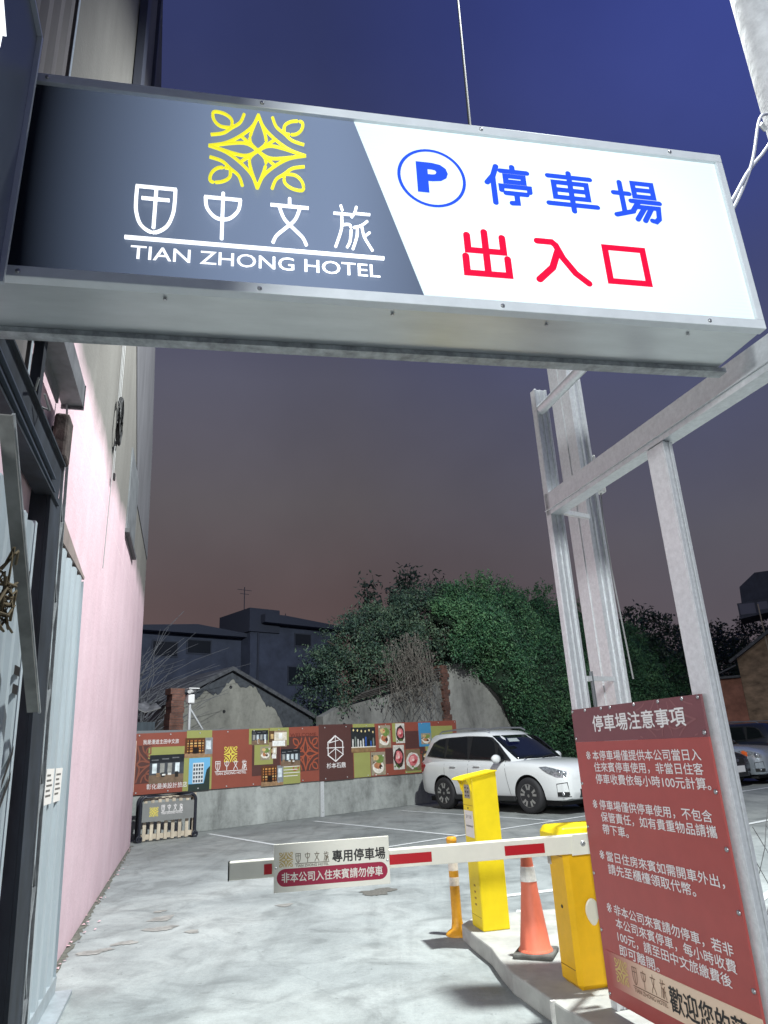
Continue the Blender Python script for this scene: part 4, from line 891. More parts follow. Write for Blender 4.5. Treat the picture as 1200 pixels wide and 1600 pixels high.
hs = empty('far_apartment_house', bk(0, 14), RBK, 'dark blue three storey house with roof tower beyond the gable wall', 'house')
M_HOUSE = mat('dim blue grey render', (.065, .080, .125), .9, 0, 1.2, .3); M_HDARK = mat('dark roof slab', (.05, .06, .09), .9); M_HWIN = mat('dark window glass', (.02, .025, .035), .25)
MB().box((3.5, 0, 0), (8.99, 7, 6.72)).build('wall', M_HOUSE, hs); MB().box((9.0, -.8, 0), (14.0, 6, 7.35)).build('wall', M_HOUSE, hs)
mb = MB(); mb.prism([(3.0, 6.73), (9.0, 6.73), (9.0, 6.9), (6.5, 7.15), (3.0, 6.85)], -.5, 7); mb.prism([(9.5, 7.36), (14.5, 7.30), (14.4, 7.45), (10.6, 7.75), (9.5, 7.75)], -1.3, 6.5); mb.build('roof', M_HDARK, hs)
MB().box((8.9, -.9, 6.95), (10.55, 2, 8.05)).build('roof_tower', M_HDARK, hs); mb = MB(); mb.lathe([(.5, 7.5), (.5, 8.1), (.1, 8.25)], (11.2, 1.5, 0), 14); mb.build('roof_tank', M_HDARK, hs)
for x0, x1, z0, z1, y in [(6.3, 7.4, 5.95, 6.5, 0), (4.7, 5.8, 5.75, 6.35, 0), (6.9, 7.9, 4.2, 4.95, 0), (11.5, 12.4, 6.45, 7.0, -.8), (11.1, 12.1, 4.6, 5.4, -.8), (12.6, 13.5, 4.6, 5.4, -.8)]:
    w_ = MB().box((x0-.06, y-.03, z0-.06), (x1+.06, y-.001, z1+.06)).build('window', M_HDARK, hs); MB().box((x0, y-.04, z0), (x1, y-.031, z1)).build('pane', M_HWIN, w_)

for x, y, h in ((4.6, 2, 1.2), (9.7, 1, 1.5), (12.8, 2, 1.0)):
    mb = MB(); z0 = 6.8 if x < 9 else 8.0 if x < 10 else 7.6
    mb.tube([(x, y, z0-.3), (x, y, z0+h)], .022, 5); mb.bar((x-.4, y, z0+h-.15), (x+.4, y, z0+h-.15), .02, .02); mb.bar((x-.25, y, z0+h-.35), (x+.25, y, z0+h-.35), .02, .02); mb.build('aerial', M_HDARK, hs)
mb = MB(); mb.tube([(9.4, -.86, 0), (9.4, -.86, 6.9)], .05, 6); mb.build('drainpipe', M_HDARK, hs)
mb = MB(); mb.box((9.0, -.84, 3.55), (14.0, -.801, 3.70)); mb.box((3.5, -.03, 3.55), (8.99, -.001, 3.70)); mb.build('storey_band', mat('faded band', (.085, .10, .14), .9), hs)

# ruined wall with brick pier behind the banner's right half
rw = empty('ruined_wall', bk(0, 2.5), RBK, 'ragged grey ruin wall with a broken brick pier behind the banner', 'wall')
MB().prism([(5.2, 0), (10.4, 0), (10.4, 3.85), (9.6, 3.65), (8.2, 3.3), (6.8, 2.95), (5.9, 2.8), (5.2, 2.5)], 0, .35).build('left_wall', concrete('ruin cement', (.27, .27, .255), .9, .3), rw)
rough_block(10.36, 10.66, -.12, .32, 4.2, 9, 30, .06).build('brick_pier', M_BRICK, rw)
MB().prism([(10.6, 0), (16.5, 0), (15.8, 1.1), (15.2, 2.0), (14.4, 3.1), (13.6, 3.9), (12.6, 4.4), (11.6, 4.5), (11.0, 4.3), (10.6, 3.9)], .0, .3).build('right_wall', concrete('ruin plaster', (.36, .36, .335), .8, .45), rw)
mb = MB(); rnd = random.Random(8)
for k in range(4): mb.bar((6.2+.1*k, -.12-.04*k, 2.95+.07*k), (10.2, -.1-.03*k, 3.78+.09*k), .08, .05)
mb.build('rotten_rafter', mat('rotten timber', (.07, .065, .06), .9, 0, 5, .4), rw)

# ---------------------------------------------------------------- foliage
def leafmats(tag_, cols):
    out = []
    for i, c in enumerate(cols): out.append(mat('%s leaf %d' % (tag_, i), c, .55, 0, 1.2, .3))
    return out
LM1 = leafmats('shrub', [(.052, .100, .070), (.074, .135, .084), (.108, .166, .100), (.034, .066, .052)])
LM2 = leafmats('ivy', [(.046, .135, .066), (.068, .182, .082), (.100, .215, .096), (.026, .074, .040)])
LM3 = leafmats('dark tree', [(.020, .040, .032), (.030, .055, .040), (.045, .07, .045), (.013, .026, .022)])
class Leaves:
    def __init__(s, seed): s.ph = seed; s.v = []; s.f = []; s.mi = []; s.r = random.Random(seed)
    def leaf(s, p, size, face=None, mi=None):
        r = s.r; n = Vector((r.gauss(0, 1), r.gauss(0, 1), r.gauss(0, 1)))
        if face is not None: n = n*.55 + face
        n.normalize(); a = n.orthogonal().normalized(); b_ = n.cross(a); th = r.uniform(0, 6.28)
        u = a*math.cos(th)+b_*math.sin(th); v = n.cross(u); L = size*r.uniform(.7, 1.3); w = L*r.uniform(.32, .5); k = len(s.v)
        fold = n*L*.12
        s.v += [p-u*L*.5, p+v*w*.5+fold*.5, p+u*L*.5-fold, p-v*w*.5+fold*.5]; s.f.append((k, k+1, k+2, k+3))
        s.mi.append(mi if mi is not None else r.choices((0, 1, 2, 3), (4, 4, 2, 3))[0])
    def clump(s, c, rad, n, size, face=None, sq=(1, 1, 1)):
        r = s.r; q_ = math.sin(c.x*1.25+c.z*1.9+s.ph)+math.sin(c.x*2.9-c.z*1.3+c.y)
        base = 2 if q_ > .95 else 3 if q_ < -.95 else r.choice((None, 0, 1, 2, 3))
        for _ in range(n):
            d = Vector((r.gauss(0, 1), r.gauss(0, 1), r.gauss(0, 1))).normalized()*rad*(r.random()**.45)
            s.leaf(c+Vector((d.x*sq[0], d.y*sq[1], d.z*sq[2])), size, face, base if r.random() < .55 else None)
    def build(s, name, mats, parent):
        me = bpy.data.meshes.new(name); me.from_pydata(s.v, [], s.f)
        for m in mats: me.materials.append(m)
        me.polygons.foreach_set('material_index', s.mi); o = bpy.data.objects.new(name, me); COL.objects.link(o); o.parent = parent; return o
def limb(mb, p, q, r0, r1, seed, wob=.15, n=6):
    rnd = random.Random(seed); p, q = Vector(p), Vector(q); L = (q-p).length
    pts = [p.lerp(q, i/n)+(Vector((rnd.uniform(-1, 1), rnd.uniform(-1, 1), rnd.uniform(-.4, .4)))*wob*L*.2 if 0 < i < n else Vector()) for i in range(n+1)]
    mb.tube(pts, [r0+(r1-r0)*i/n for i in range(n+1)], 7); return pts
M_BARK = mat('dark bark', (.07, .06, .05), .95, 0, 8, .4, .4)
# 1: the spreading tree over the left ruin (its own coordinates are the back wall's)
def top_left(s):   # outline of its crown
    pts = [(5.8, 3.7), (6.3, 5.0), (7.5, 5.9), (8.8, 6.5), (10.4, 7.0), (12, 7.6), (13.4, 7.4), (14.2, 6.4)]
    for (a, za), (c, zc) in zip(pts, pts[1:]):
        if a <= s <= c: return za+(zc-za)*(s-a)/(c-a)+.22*math.sin(s*2.6)+.18*math.sin(s*5.3+1)
    return 3.5
def bot_left(s): return 2.7+(.30*(s-6) if s < 10.5 else 1.5)
tl = empty('overgrown_tree', bk(9.4, 4.2), RBK, 'wide leafy tree spreading over the ruined wall behind the banner', 'tree')
lv = Leaves(21); r = lv.r
for k in range(900):
    s_ = r.uniform(5.9, 14); zt = top_left(s_); zb = bot_left(s_)-.5*r.random()
    z = zb+(zt-zb)*r.random()**.8; edge = (zt-z)/max(.5, zt-zb)
    y = r.uniform(-2.0, 1.5)*min(1, .35+edge)
    c = Vector((s_-9.4, y+r.uniform(-.2, .2), z)); lv.clump(c, r.uniform(.22, .5), r.randint(34, 56), .115, Vector((.1, -.5, .45)), (1.15, 1, .75))
lv.build('crown', LM1, tl)
mb = MB(); base_ = limb(mb, (0, .3, 0), (.2, .2, 3.4), .28, .18, 1)
for k, q in enumerate([(-3, -.4, 5.0), (-1.5, .5, 5.8), (.2, -.3, 6.4), (1.8, .4, 6.7), (3.4, -.2, 6.4), (-2.4, -.9, 4.2)]): limb(mb, (.2, .2, 3.3), q, .13, .03, k+3, .35)
mb.build('trunk', M_BARK, tl)
mb = MB(); rnd = random.Random(31)
for k in range(130):   # dry vines hanging over the wall
    x = rnd.gauss(-.75, .5); z1 = 5.2-abs(x+.75)*.6+rnd.uniform(-.7, .2); L = rnd.uniform(.7, 2.3); y = -1.75-rnd.uniform(0, .5)
    pts = [(x+rnd.uniform(-.08, .08)*i, y-.05*i+rnd.uniform(-.05, .05), z1-L*i/5) for i in range(6)]; mb.tube(pts, .007, 4, cap=False)
for k in range(900):
    x = rnd.gauss(-.75, .55); z = rnd.uniform(3.2, 5.2)-abs(x+.75)*.4; p = Vector((x, -1.9-rnd.uniform(0, .35), z)); q = .06
    mb.add([p+Vector((rnd.uniform(-q, q), rnd.uniform(-q, q), rnd.uniform(-q, q))) for _ in range(3)], ((0,1,2),))
mb.build('dry_vines', mat('dry grey vine', (.17, .155, .135), .9, 0, 3, .45), tl)
# 2: the ivy hill to the right
def topo(s):
    pts = [(10.6, 6.0), (11.5, 7.0), (13, 7.55), (15, 7.6), (17, 7.5), (19.2, 7.3), (21, 7.2), (23, 7.0), (25, 6.6), (28, 6.0), (31, 5.5)]
    for (a, za), (c, zc) in zip(pts, pts[1:]):
        if a <= s <= c: return za+(zc-za)*(s-a)/(c-a)+.26*math.sin(s*1.9)+.2*math.sin(s*4.3+.6)
    return 5
def bott(s):
    pts = [(10.6, 4.3), (11.3, 4.3), (12.0, 4.1), (12.8, 3.45), (13.5, 2.65), (14.0, 1.9), (14.4, 1.3), (15.2, .3), (16, 0), (40, 0)]
    for (a, za), (c, zc) in zip(pts, pts[1:]):
        if a <= s <= c: return za+(zc-za)*(s-a)/(c-a)
    return 0
iv = empty('ivy_thicket', bk(16, 2.5), RBK, 'tall thicket of bright green ivy covering the wall behind the white car', 'shrub')
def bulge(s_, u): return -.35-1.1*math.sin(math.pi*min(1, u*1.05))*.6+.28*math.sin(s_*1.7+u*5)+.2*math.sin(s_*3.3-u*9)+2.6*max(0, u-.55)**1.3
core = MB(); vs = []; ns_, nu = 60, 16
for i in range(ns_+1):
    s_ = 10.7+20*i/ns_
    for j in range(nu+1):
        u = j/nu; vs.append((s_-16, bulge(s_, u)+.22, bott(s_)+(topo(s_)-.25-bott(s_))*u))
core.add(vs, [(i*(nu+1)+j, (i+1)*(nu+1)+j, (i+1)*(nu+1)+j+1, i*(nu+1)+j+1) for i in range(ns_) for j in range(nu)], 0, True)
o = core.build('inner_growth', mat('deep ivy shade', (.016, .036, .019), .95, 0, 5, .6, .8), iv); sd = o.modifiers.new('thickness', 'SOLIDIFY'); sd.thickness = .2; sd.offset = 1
lv = Leaves(22); r = lv.r
for k in range(3000):
    s_ = 10.7+17*r.random()**1.15; u = r.random()**.9; zb, zt = bott(s_), topo(s_)
    c = Vector((s_-16, bulge(s_, u)+r.uniform(-.12, .12), zb+(zt-zb)*u+.1*r.random())); lv.clump(c, r.uniform(.2, .45), r.randint(26, 40), .115, Vector((.05, -.7, .45)))
for k in range(420):   # loose sprigs standing out of the mass
    s_ = 10.9+15*r.random(); p = Vector((s_-16, bulge(s_, .97)+r.uniform(-.3, .9), topo(s_)+r.uniform(-.25, .1))); d = Vector((r.gauss(0, .4), r.gauss(-.2, .4), 1)).normalized(); L = r.uniform(.15, .6)
    for q in range(9): lv.leaf(p+d*L*q/9+Vector((r.gauss(0, .04), r.gauss(0, .04), r.gauss(0, .03))), .13, None, r.choice((0, 1, 2)))
lv.build('foliage', LM2, iv)
bb = empty('bamboo_clump', bk(14.0, 6.5), RBK, 'drooping bamboo tops rising above the ivy thicket', 'bamboo')
lv = Leaves(5); mb = MB(); r = lv.r
for k in range(26):
    x = r.uniform(-3.4, 3.0); h = 8.6+r.uniform(-.5, .75)-abs(x)*.18; dx = r.uniform(-.7, .7)
    pts = [Vector((x+dx*(i/8)**2, r.uniform(-.05, .05), h*i/8 if i < 8 else h-.12)) for i in range(9)]; mb.tube(pts, [.035-.003*i for i in range(9)], 5)
    for j in range(130): 
        q = pts[5].lerp(pts[8], r.random()); lv.leaf(q+Vector((r.gauss(0, .2), r.gauss(0, .2), r.gauss(-.12, .25))), .24, None, r.choice((0, 1, 3)))
mb.build('culm', M_BARK, bb); lv.build('foliage', LM3, bb)
# 3: dark trees beyond, to the right
specs = [((9.4, 35.0), 3.2, 7.3, 'dark bushy tree behind the ivy at the steel column', 1), ((13.2, 36.5), 3.3, 8.1, 'tallest dark tree showing between the two steel posts', 2), ((17.4, 39.0), 3.4, 7.5, 'dark tree just right of the notice board post', 3), ((21.8, 42.5), 3.6, 7.9, 'dark tree above the brown brick house roof', 4), ((25.5, 44), 3.5, 8.4, 'dark tree at the right edge behind the brick house', 5), ((5.6, 34.2), 3.0, 8.2, 'dim tree top rising behind the middle of the ivy thicket', 6)]
for (x, y), rad, h, lab, sd_ in specs:
    tr_ = empty('dark_tree', (x, y, 0), 0, lab, 'tree', 'dark trees beyond the lot'); lv = Leaves(40+sd_); r = lv.r
    for k in range(420):
        d = Vector((r.gauss(0, 1), r.gauss(0, 1), r.gauss(0, 1))).normalized()*(r.random()**.35); z = h*.5+d.z*h*.5
        c = Vector((d.x*rad*(1-.35*max(0, d.z)), d.y*rad*.7, max(.4, z))); lv.clump(c, r.uniform(.3, .62), 26, .24, Vector((0, -.4, .4)))
    lv.build('crown', LM3, tr_); mb = MB(); limb(mb, (0, 0, 0), (.2, 0, h*.7), .25, .06, sd_); mb.build('trunk', M_BARK, tr_)
# bare bush at the left
bu = empty('bare_bush', bk(-.6, 3.2), RBK, 'bare twiggy bush in front of the dark blue house beside the pink wall', 'bush')
mb = MB(); rnd = random.Random(77)
for k in range(150):
    a = rnd.uniform(-1.0, 1.25); L = rnd.uniform(2.2, 3.9); x0 = rnd.uniform(-1.3, .6); z0 = rnd.uniform(.8, 3.0)
    p = [Vector((x0+math.sin(a)*L*t_*(.7+.3*t_), rnd.uniform(-.3, .3), z0+L*t_*math.cos(a*.8)*(1-.25*t_))) for t_ in (0, .25, .5, .75, 1)]; mb.tube(p, [.014, .012, .009, .006, .004], 4, cap=False)
mb.build('twigs', mat('grey twig', (.13, .135, .15), .9), bu)

# ================================================================ brick house and roof tank at the right
bh = empty('brick_house', (14.9, 31.4, -.27), R(-27), 'old brown brick house with sloping eave at the right edge', 'house', scale=1.18)
MB().prism([(.42, 0), (8, 0), (8, 9.0), (.42, 4.05)], 0, 5).build('wall', M_OLD if False else mat('patchy brown brick', (.22, .155, .105), .9, 0, 2.4, .55, .3, stretch=(1, 1, 1.8)), bh)
MB().box((-.35, -.12, 0), (.415, 4, 3.35)).build('orange_pier', mat('orange render', (.26, .115, .08), .9, 0, 3, .4, .3), bh)
mb = MB(); mb.bar((.15, -.1, 3.94), (8.3, -.1, 9.28), .5, .10); mb.build('roof_edge', M_ROOF, bh); mb = MB(); mb.box((-.42, -.3, 3.36), (.41, 3, 3.44)); mb.bar((-.5, -.25, 3.46), (.35, -.25, 3.8), .4, .05); mb.build('canopy', M_ROOF, bh)
MB().box((-.3, -.9, 0), (2.0, -.2, 1.75)).build('low_wall', mat('orange render', (.26, .115, .08)), bh)
for k in range(4): MB().box((1.5+1.3*k, -.012, 2.3), (1.54+1.3*k, -.001, 6)).build('stain_line', mat('pale mortar streak', (.35, .30, .24), .9), bh)
tk = empty('roof_tank', (17.4, 32.3, 6.69), R(-27), 'dark rooftop tank shed high at the right edge against the sky', 'tank', scale=1.18)
MB().prism([(-.55, .45), (2.5, .7), (2.5, 1.5), (1.6, 1.62), (.15, 1.62), (-.5, 1.12)], 0, 2).build('upper_body', mat('dark slate blue cladding', (.045, .055, .085), .7, 0, 3, .3), tk)
MB().prism([(-.72, -.18), (1.2, .08), (2.5, .2), (2.5, .695), (-.54, .445), (-.72, .445)], -.15, 1.8).build('lower_body', mat('slate cladding', (.06, .07, .10), .7, 0, 3, .3), tk)
mb = MB(); mb.box((-.66, -.16, -.02), (-.1, -.151, .40)); mb.box((.0, -.16, .1), (.35, -.151, .40)); mb.build('pale_panel', mat('pale grey panel', (.13, .14, .20), .6), tk)
mb = MB(); mb.box((2.2, .2, -5.9), (2.4, .4, .2)); mb.box((2.2, 1.5, -5.9), (2.4, 1.7, .2)); mb.build('leg', M_BLACKSTEEL, tk)

# ================================================================ utility pole, cables, fence on the right
up = empty('utility_pole', (3.50, 4.5, 0), 0, 'pale concrete utility pole rising out of frame at the top right', 'pole')
mb = MB(); mb.tube([(0, 0, 0), (.10, 0, 5), (.21, 0, 12.6)], [.20, .18, .15], 24); mb.build('shaft', mat('pale pole concrete', (.82, .84, .85), .85, 0, 9, .18, .3), up)
MB().tube([(.2, 0, 12.3), (.1, .25, 12.42), (-.1, .5, 12.4)], .035, 10).build('lamp_arm', M_STEEL, up)
MB().prism([(-.24, 12.24), (.06, 12.24), (.0, 12.42), (-.18, 12.42)], .34, .9).build('lamp_head', M_STEEL, up)
MB().tube([(-.14, -.06, 6.25), (-.2, -.1, 6.27)], .02, 8).build('hook', M_STEEL, up)
def sag(pts, n=8):
    out = []; P = [Vector(p) for p in pts]; P = [P[0]]+P+[P[-1]]
    for i in range(1, len(P)-2):
        for k in range(n):
            t_ = k/n; a, b_, c, d = P[i-1], P[i], P[i+1], P[i+2]; out.append(.5*((2*b_)+(-a+c)*t_+(2*a-5*b_+4*c-d)*t_*t_+(-a+3*b_-3*c+d)*t_**3))
    return out+[P[-1]]
cbs = MB(); cbs.tube(sag([(1.56, 2.52, 3.66), (1.72, 2.62, 3.83), (1.98, 2.78, 4.25), (2.25, 3.0, 4.78), (2.5, 3.25, 5.1), (3.3, 4.25, 6.2)]), .009, 8)
cbs.tube(sag([(1.555, 2.5, 3.65), (1.72, 2.60, 3.87), (1.93, 2.75, 4.17), (2.2, 3.0, 4.52), (2.6, 3.3, 5.0), (3.34, 4.2, 5.6)]), .010, 8)
tag(cbs.build('power_cables', mat('pale cable sheath', (.6, .62, .68), .5)), 'pair of pale cables looping from the sign end to the pole', 'cable')
gw = MB(); gw.tube([(.50, 2.52, 3.88), (.93, 4.5, 8.06), (1.17, 5.6, 10.4)], .009, 8)
tag(gw.build('guy_wire', mat('grey strand', (.028, .03, .032), .8)), 'single taut grey wire rising from the sign top into the sky', 'wire')
fc = empty('chain_link_fence', (1.52, 3.35, .0), R(8), 'torn chain link fence right of the notice board', 'fence')
mb = MB(); rnd = random.Random(13)
def fp_(i, j): return Vector((i*.075, .012*math.sin(i*1.3+j), .16+j*.085))
for i in range(24):
    top = 11+int(2*math.sin(i*.8)) + rnd.randint(-1, 1)
    for dirn in (1, -1):
        pts = [fp_(i+dirn*.5*(1 if j % 2 else 0)+0, j) for j in range(top)]; mb.tube(pts, .0022, 4, cap=False)
for k in range(5):
    x = .1+.3*k; mb.tube([(x, 0, 1.0), (x+rnd.uniform(-.08, .08), -.02, 1.1), (x+rnd.uniform(-.12, .12), -.05, 1.18)], .0022, 4)
mb.build('mesh', mat('dull wire', (.22, .23, .23), .5, .6), fc)
mb = MB(); mb.tube([(1.9, 0, 0), (1.9, 0, 1.4)], .025, 10); mb.build('post', M_STEEL, fc)

# ================================================================ CARS
def lerp_tab(tab, x):
    if x <= tab[0][0]: return tab[0][1:]
    for a, c in zip(tab, tab[1:]):
        if a[0] <= x <= c[0]:
            u = (x-a[0])/(c[0]-a[0]); u = u*u*(3-2*u)*.35+u*.65; return tuple(p+(q-p)*u for p, q in zip(a[1:], c[1:]))
    return tab[-1][1:]
BODY = [ # x, z bottom, z belt, half width, crown
 (0.0, .48, .78, .66, .0), (.04, .40, .98, .76, .0), (.12, .34, 1.07, .82, .0), (.3, .30, 1.075, .865, 0), (.8, .26, 1.06, .893, 0), (1.6, .25, 1.035, .90, 0), (2.6, .25, 1.015, .90, 0), (3.15, .25, 1.0, .897, .02), (3.45, .25, .985, .89, .05), (3.8, .25, .955, .88, .06), (4.1, .24, .925, .872, .06), (4.32, .24, .885, .845, .05), (4.45, .25, .845, .80, .035), (4.545, .28, .78, .73, .01), (4.59, .38, .66, .66, 0)]
GH = [ # z, x rear, x front, half width rear, half width front
 (.98, .06, 3.42, .845, .80), (1.12, .10, 3.19, .825, .78), (1.3, .17, 2.91, .785, .745), (1.48, .26, 2.64, .738, .70), (1.57, .31, 2.49, .705, .67), (1.625, .38, 2.37, .66, .625), (1.655, .55, 2.18, .56, .53), (1.67, .9, 1.95, .3, .28)]
def ghw(x, z):
    xr, xf, wr, wf = lerp_tab(GH, z); u = max(0, min(1, (x-xr)/(xf-xr))); return wr+(wf-wr)*u
PROF = [(0, .80), (.04, .93), (.14, .965), (.34, .985), (.55, 1.0), (.70, 1.0), (.86, .985), (.955, .95), (1.0, .90)]
def bodyw(x, z):
    zb, zt, w, c = lerp_tab(BODY, x); v = max(0, min(1, (z-zb)/(zt-zb)))
    for (a, fa), (b_, fb) in zip(PROF, PROF[1:]):
        if a <= v <= b_: return w*(fa+(fb-fa)*(v-a)/(b_-a))
    return w*.9
def make_car(name, label, cat, paint, loc, rz, scale=1.0, group=None, turn=None, plate=False):
    root = empty(name, loc, rz, label, cat, group, scale)
    glass = mat('tinted car glass', (.008, .010, .012), .08, 0, spec=.6); blk = mat('black car plastic', (.016, .017, .018), .5); chrome = mat('chrome', (.65, .66, .68), .15, .9)
    rub = mat('tyre rubber', (.018, .018, .02), .75); well = mat('wheel well black', (.008, .008, .009), .9)
    # lower body
    xs = []; x = 0
    for a, c in zip(BODY, BODY[1:]):
        n = max(1, int((c[0]-a[0])/.12)); xs += [a[0]+(c[0]-a[0])*i/n for i in range(n)]
    xs.append(BODY[-1][0]); ring = []
    for x in xs:
        zb, zt, w, cr0 = lerp_tab(BODY, x); h = zt-zb; half = []
        for fy, fz in ((0, 0), (.80, 0), (.93, .04), (.965, .14), (.985, .34), (1.0, .55), (1.0, .70), (.985, .86), (.95, .955), (.90, 1.0)): half.append((w*fy, zb+h*fz))
        half += [(w*.6, zt+cr0*.75), (w*.3, zt+cr0*.95), (0, zt+cr0)]
        ring.append([(x, -y, z) for y, z in half] + [(x, y, z) for y, z in half[-2:0:-1]])
    n = len(ring[0]); mb = MB(); mb.add([p for r_ in ring for p in r_], [(i*n+k, i*n+(k+1) % n, (i+1)*n+(k+1) % n, (i+1)*n+k) for i in range(len(xs)-1) for k in range(n)], 0, True)
    mb.add(ring[0], (tuple(range(n)),)); mb.add(ring[-1], (tuple(range(n-1, -1, -1)),))
    bmesh_ = mb.build('tmp', [paint, well], None)
    bm = bmesh.new(); bm.from_mesh(bmesh_.data); bmesh.ops.remove_doubles(bm, verts=bm.verts, dist=1e-4); bmesh.ops.recalc_face_normals(bm, faces=bm.faces); bm.to_mesh(bmesh_.data); bm.free()
    cuts = []
    for wx in (.98, 3.62):
        for sgn in (-1, 1):
            c = MB(); c.lathe([(.40, .52), (.40, 1.2)] if sgn > 0 else [(.40, -1.2), (.40, -.52)], (wx, 0, .345), 40, axis='Y'); co_ = c.build('cut', [paint, well]); co_.data.polygons.foreach_set('material_index', [1]*len(co_.data.polygons)); cuts.append(co_)
            mo = bmesh_.modifiers.new('arch', 'BOOLEAN'); mo.operation = 'DIFFERENCE'; mo.object = co_; mo.solver = 'EXACT'
    bpy.context.view_layer.update()
    me = bpy.data.meshes.new_from_object(bmesh_.evaluated_get(bpy.context.evaluated_depsgraph_get())); me.set_sharp_from_angle(angle=R(38))
    bpy.data.objects.remove(bmesh_)
    for c in cuts: bpy.data.objects.remove(c)
    body = bpy.data.objects.new('body', me); COL.objects.link(body); body.parent = root
    # greenhouse
    rings = []
    for z, xr, xf, wr, wf in GH:
        L = xf-xr; half = [(xr, 0), (xr+.01, wr*.6), (xr+.05, wr*.88), (xr+.16, wr), (xr+L*.35, wr*.995), (xr+L*.65, (wr+wf)/2), (xf-.30, wf*1.0), (xf-.13, wf*.9), (xf-.04, wf*.6), (xf, 0)]
        rings.append([(x, -y, z) for x, y in half]+[(x, y, z) for x, y in half[-2:0:-1]])
    n = len(rings[0]); mb = MB(); mb.add([p for r_ in rings for p in r_], [(i*n+k, i*n+(k+1) % n, (i+1)*n+(k+1) % n, (i+1)*n+k) for i in range(len(rings)-1) for k in range(n)], 0, True)
    mb.add(rings[-1], (tuple(range(n)),), 0, True); gh = mb.build('cabin', paint, root)
    # side glass: one dark band a hair proud of the cabin, then the panes
    def sidepoly(poly, off, mt, nm, sgn, parent=root, nx=14, nz=5):
        """a panel that follows the car's side: columns between the outline's lower and upper edge"""
        xa, xb = min(p[0] for p in poly), max(p[0] for p in poly); cz = sum(p[1] for p in poly)/len(poly)
        f = ghw if cz > 1.0 else bodyw; mb = MB(); vs = []; E_ = (xb-xa)*1e-4
        for i in range(nx+1):
            x = xa+E_+(xb-xa-2*E_)*i/nx; hit = []
            for (x0, z0), (x1, z1) in zip(poly, poly[1:]+poly[:1]):
                if (x0-x)*(x1-x) < 0: hit.append(z0+(z1-z0)*(x-x0)/(x1-x0))
            lo, hi = min(hit), max(hit)
            for j in range(nz+1): z = lo+(hi-lo)*j/nz; vs.append((x, sgn*(f(x, z)+off), z))
        k = len(vs); vs += [(v[0], v[1]-sgn*.035, v[2]) for v in vs]; q = nz+1
        fs = [(i*q+j, (i+1)*q+j, (i+1)*q+j+1, i*q+j+1) for i in range(nx) for j in range(nz)]
        edge = [(i*q, (i+1)*q) for i in range(nx)]+[(i*q+nz, (i+1)*q+nz) for i in range(nx)]+[(j, j+1) for j in range(nz)]+[(nx*q+j, nx*q+j+1) for j in range(nz)]
        mb.add(vs, fs+[(a, b_, b_+k, a+k) for a, b_ in edge], 0, True); return mb.build(nm, mt, parent, 0, 30)
    DLO = [(.37, 1.16), (1.0, 1.095), (1.8, 1.06), (2.6, 1.035), (3.12, 1.025), (2.70, 1.40), (2.50, 1.525), (1.8, 1.565), (1.0, 1.555), (.66, 1.52), (.50, 1.40)]
    for sgn in (-1, 1):
        sidepoly(DLO, .020, blk, 'window_surround', sgn)
        for pane in ([(.46, 1.175), (1.0, 1.12), (1.0, 1.53), (.70, 1.495), (.56, 1.39)], [(1.06, 1.12), (1.801, 1.085), (1.80, 1.54), (1.061, 1.53)], [(1.87, 1.085), (2.701, 1.06), (2.70, 1.345), (2.45, 1.51), (1.871, 1.54)], [(2.74, 1.06), (3.02, 1.05), (2.741, 1.31)]): sidepoly(pane, .026, glass, 'side_window', sgn)
        # seams, handles, cladding, lamps
        for x0, x1, z0, z1 in ((1.02, 1.06, 1.06, .35), (1.845, 1.85, 1.05, .32), (2.98, 3.10, 1.02, .34)):
            pts = [(x0+(x1-x0)*k/8, z0+(z1-z0)*k/8) for k in range(9)]; MB().tube([(x, sgn*(bodyw(x, z)+.000), z) for x, z in pts], .005, 4).build('door_seam', blk, root)
        for x in (1.25, 2.05): sm_ = MB(); sm_.bar((x, sgn*(bodyw(x, .92)+.018), .925), (x+.20, sgn*(bodyw(x+.2, .92)+.018), .92), .022, .03); sm_.build('door_handle', paint, root, .008)
        cl = MB(); cl.box((1.36, sgn*.88-.03, .225), (3.24, sgn*.88+.03, .33)); cl.build('sill_cladding', blk, root, .02)
        mi_ = MB(); c0 = Vector((2.86, sgn*.98, 1.06)); mi_.lathe([(.0, -.085), (.06, -.08), (.105, -.03), (.11, .02), (.09, .07), (.0, .085)], (0, 0, 0), 14, axis='Y'); mi_.v = [(c0.x+v[0]*.7, c0.y+v[1]*1.25, c0.z+v[2]*.85) for v in mi_.v]; mr_ = mi_.build('side_mirror', paint, root)
        st_ = MB(); st_.bar((2.90, sgn*.80, 1.03), (2.88, sgn*.95, 1.01), .05, .05); st_.build('mirror_arm', blk, mr_)
        sidepoly([(3.93, .885), (4.10, .895), (4.30, .855), (4.50, .80), (4.555, .745), (4.52, .685), (4.36, .69), (4.16, .765)], .008, mat('headlight glass', (.30, .32, .34), .1, .5, 26, .6), 'headlight', sgn)
        lm_ = MB(); lm_.lathe([(.05, 0), (.055, .012), (.03, .02)], (0, 0, 0), 12, axis='Y'); lm_.v = [(4.40+v[0], sgn*(bodyw(4.40, .76)+.004+v[1]), .762+v[2]) for v in lm_.v]; lm_.build('headlight_lens', chrome, root)
        if turn: sidepoly([(4.03, .86), (4.10, .885), (4.20, .84), (4.20, .73), (4.12, .76)], .017, turn, 'turn_signal', sgn)
        sidepoly([(4.32, .335), (4.321, .57), (4.55, .60), (4.551, .325)], .006, blk, 'fog_surround', sgn)
        sidepoly([(4.336, .42), (4.337, .556), (4.537, .583), (4.538, .42)], .011, paint, 'fog_panel', sgn)
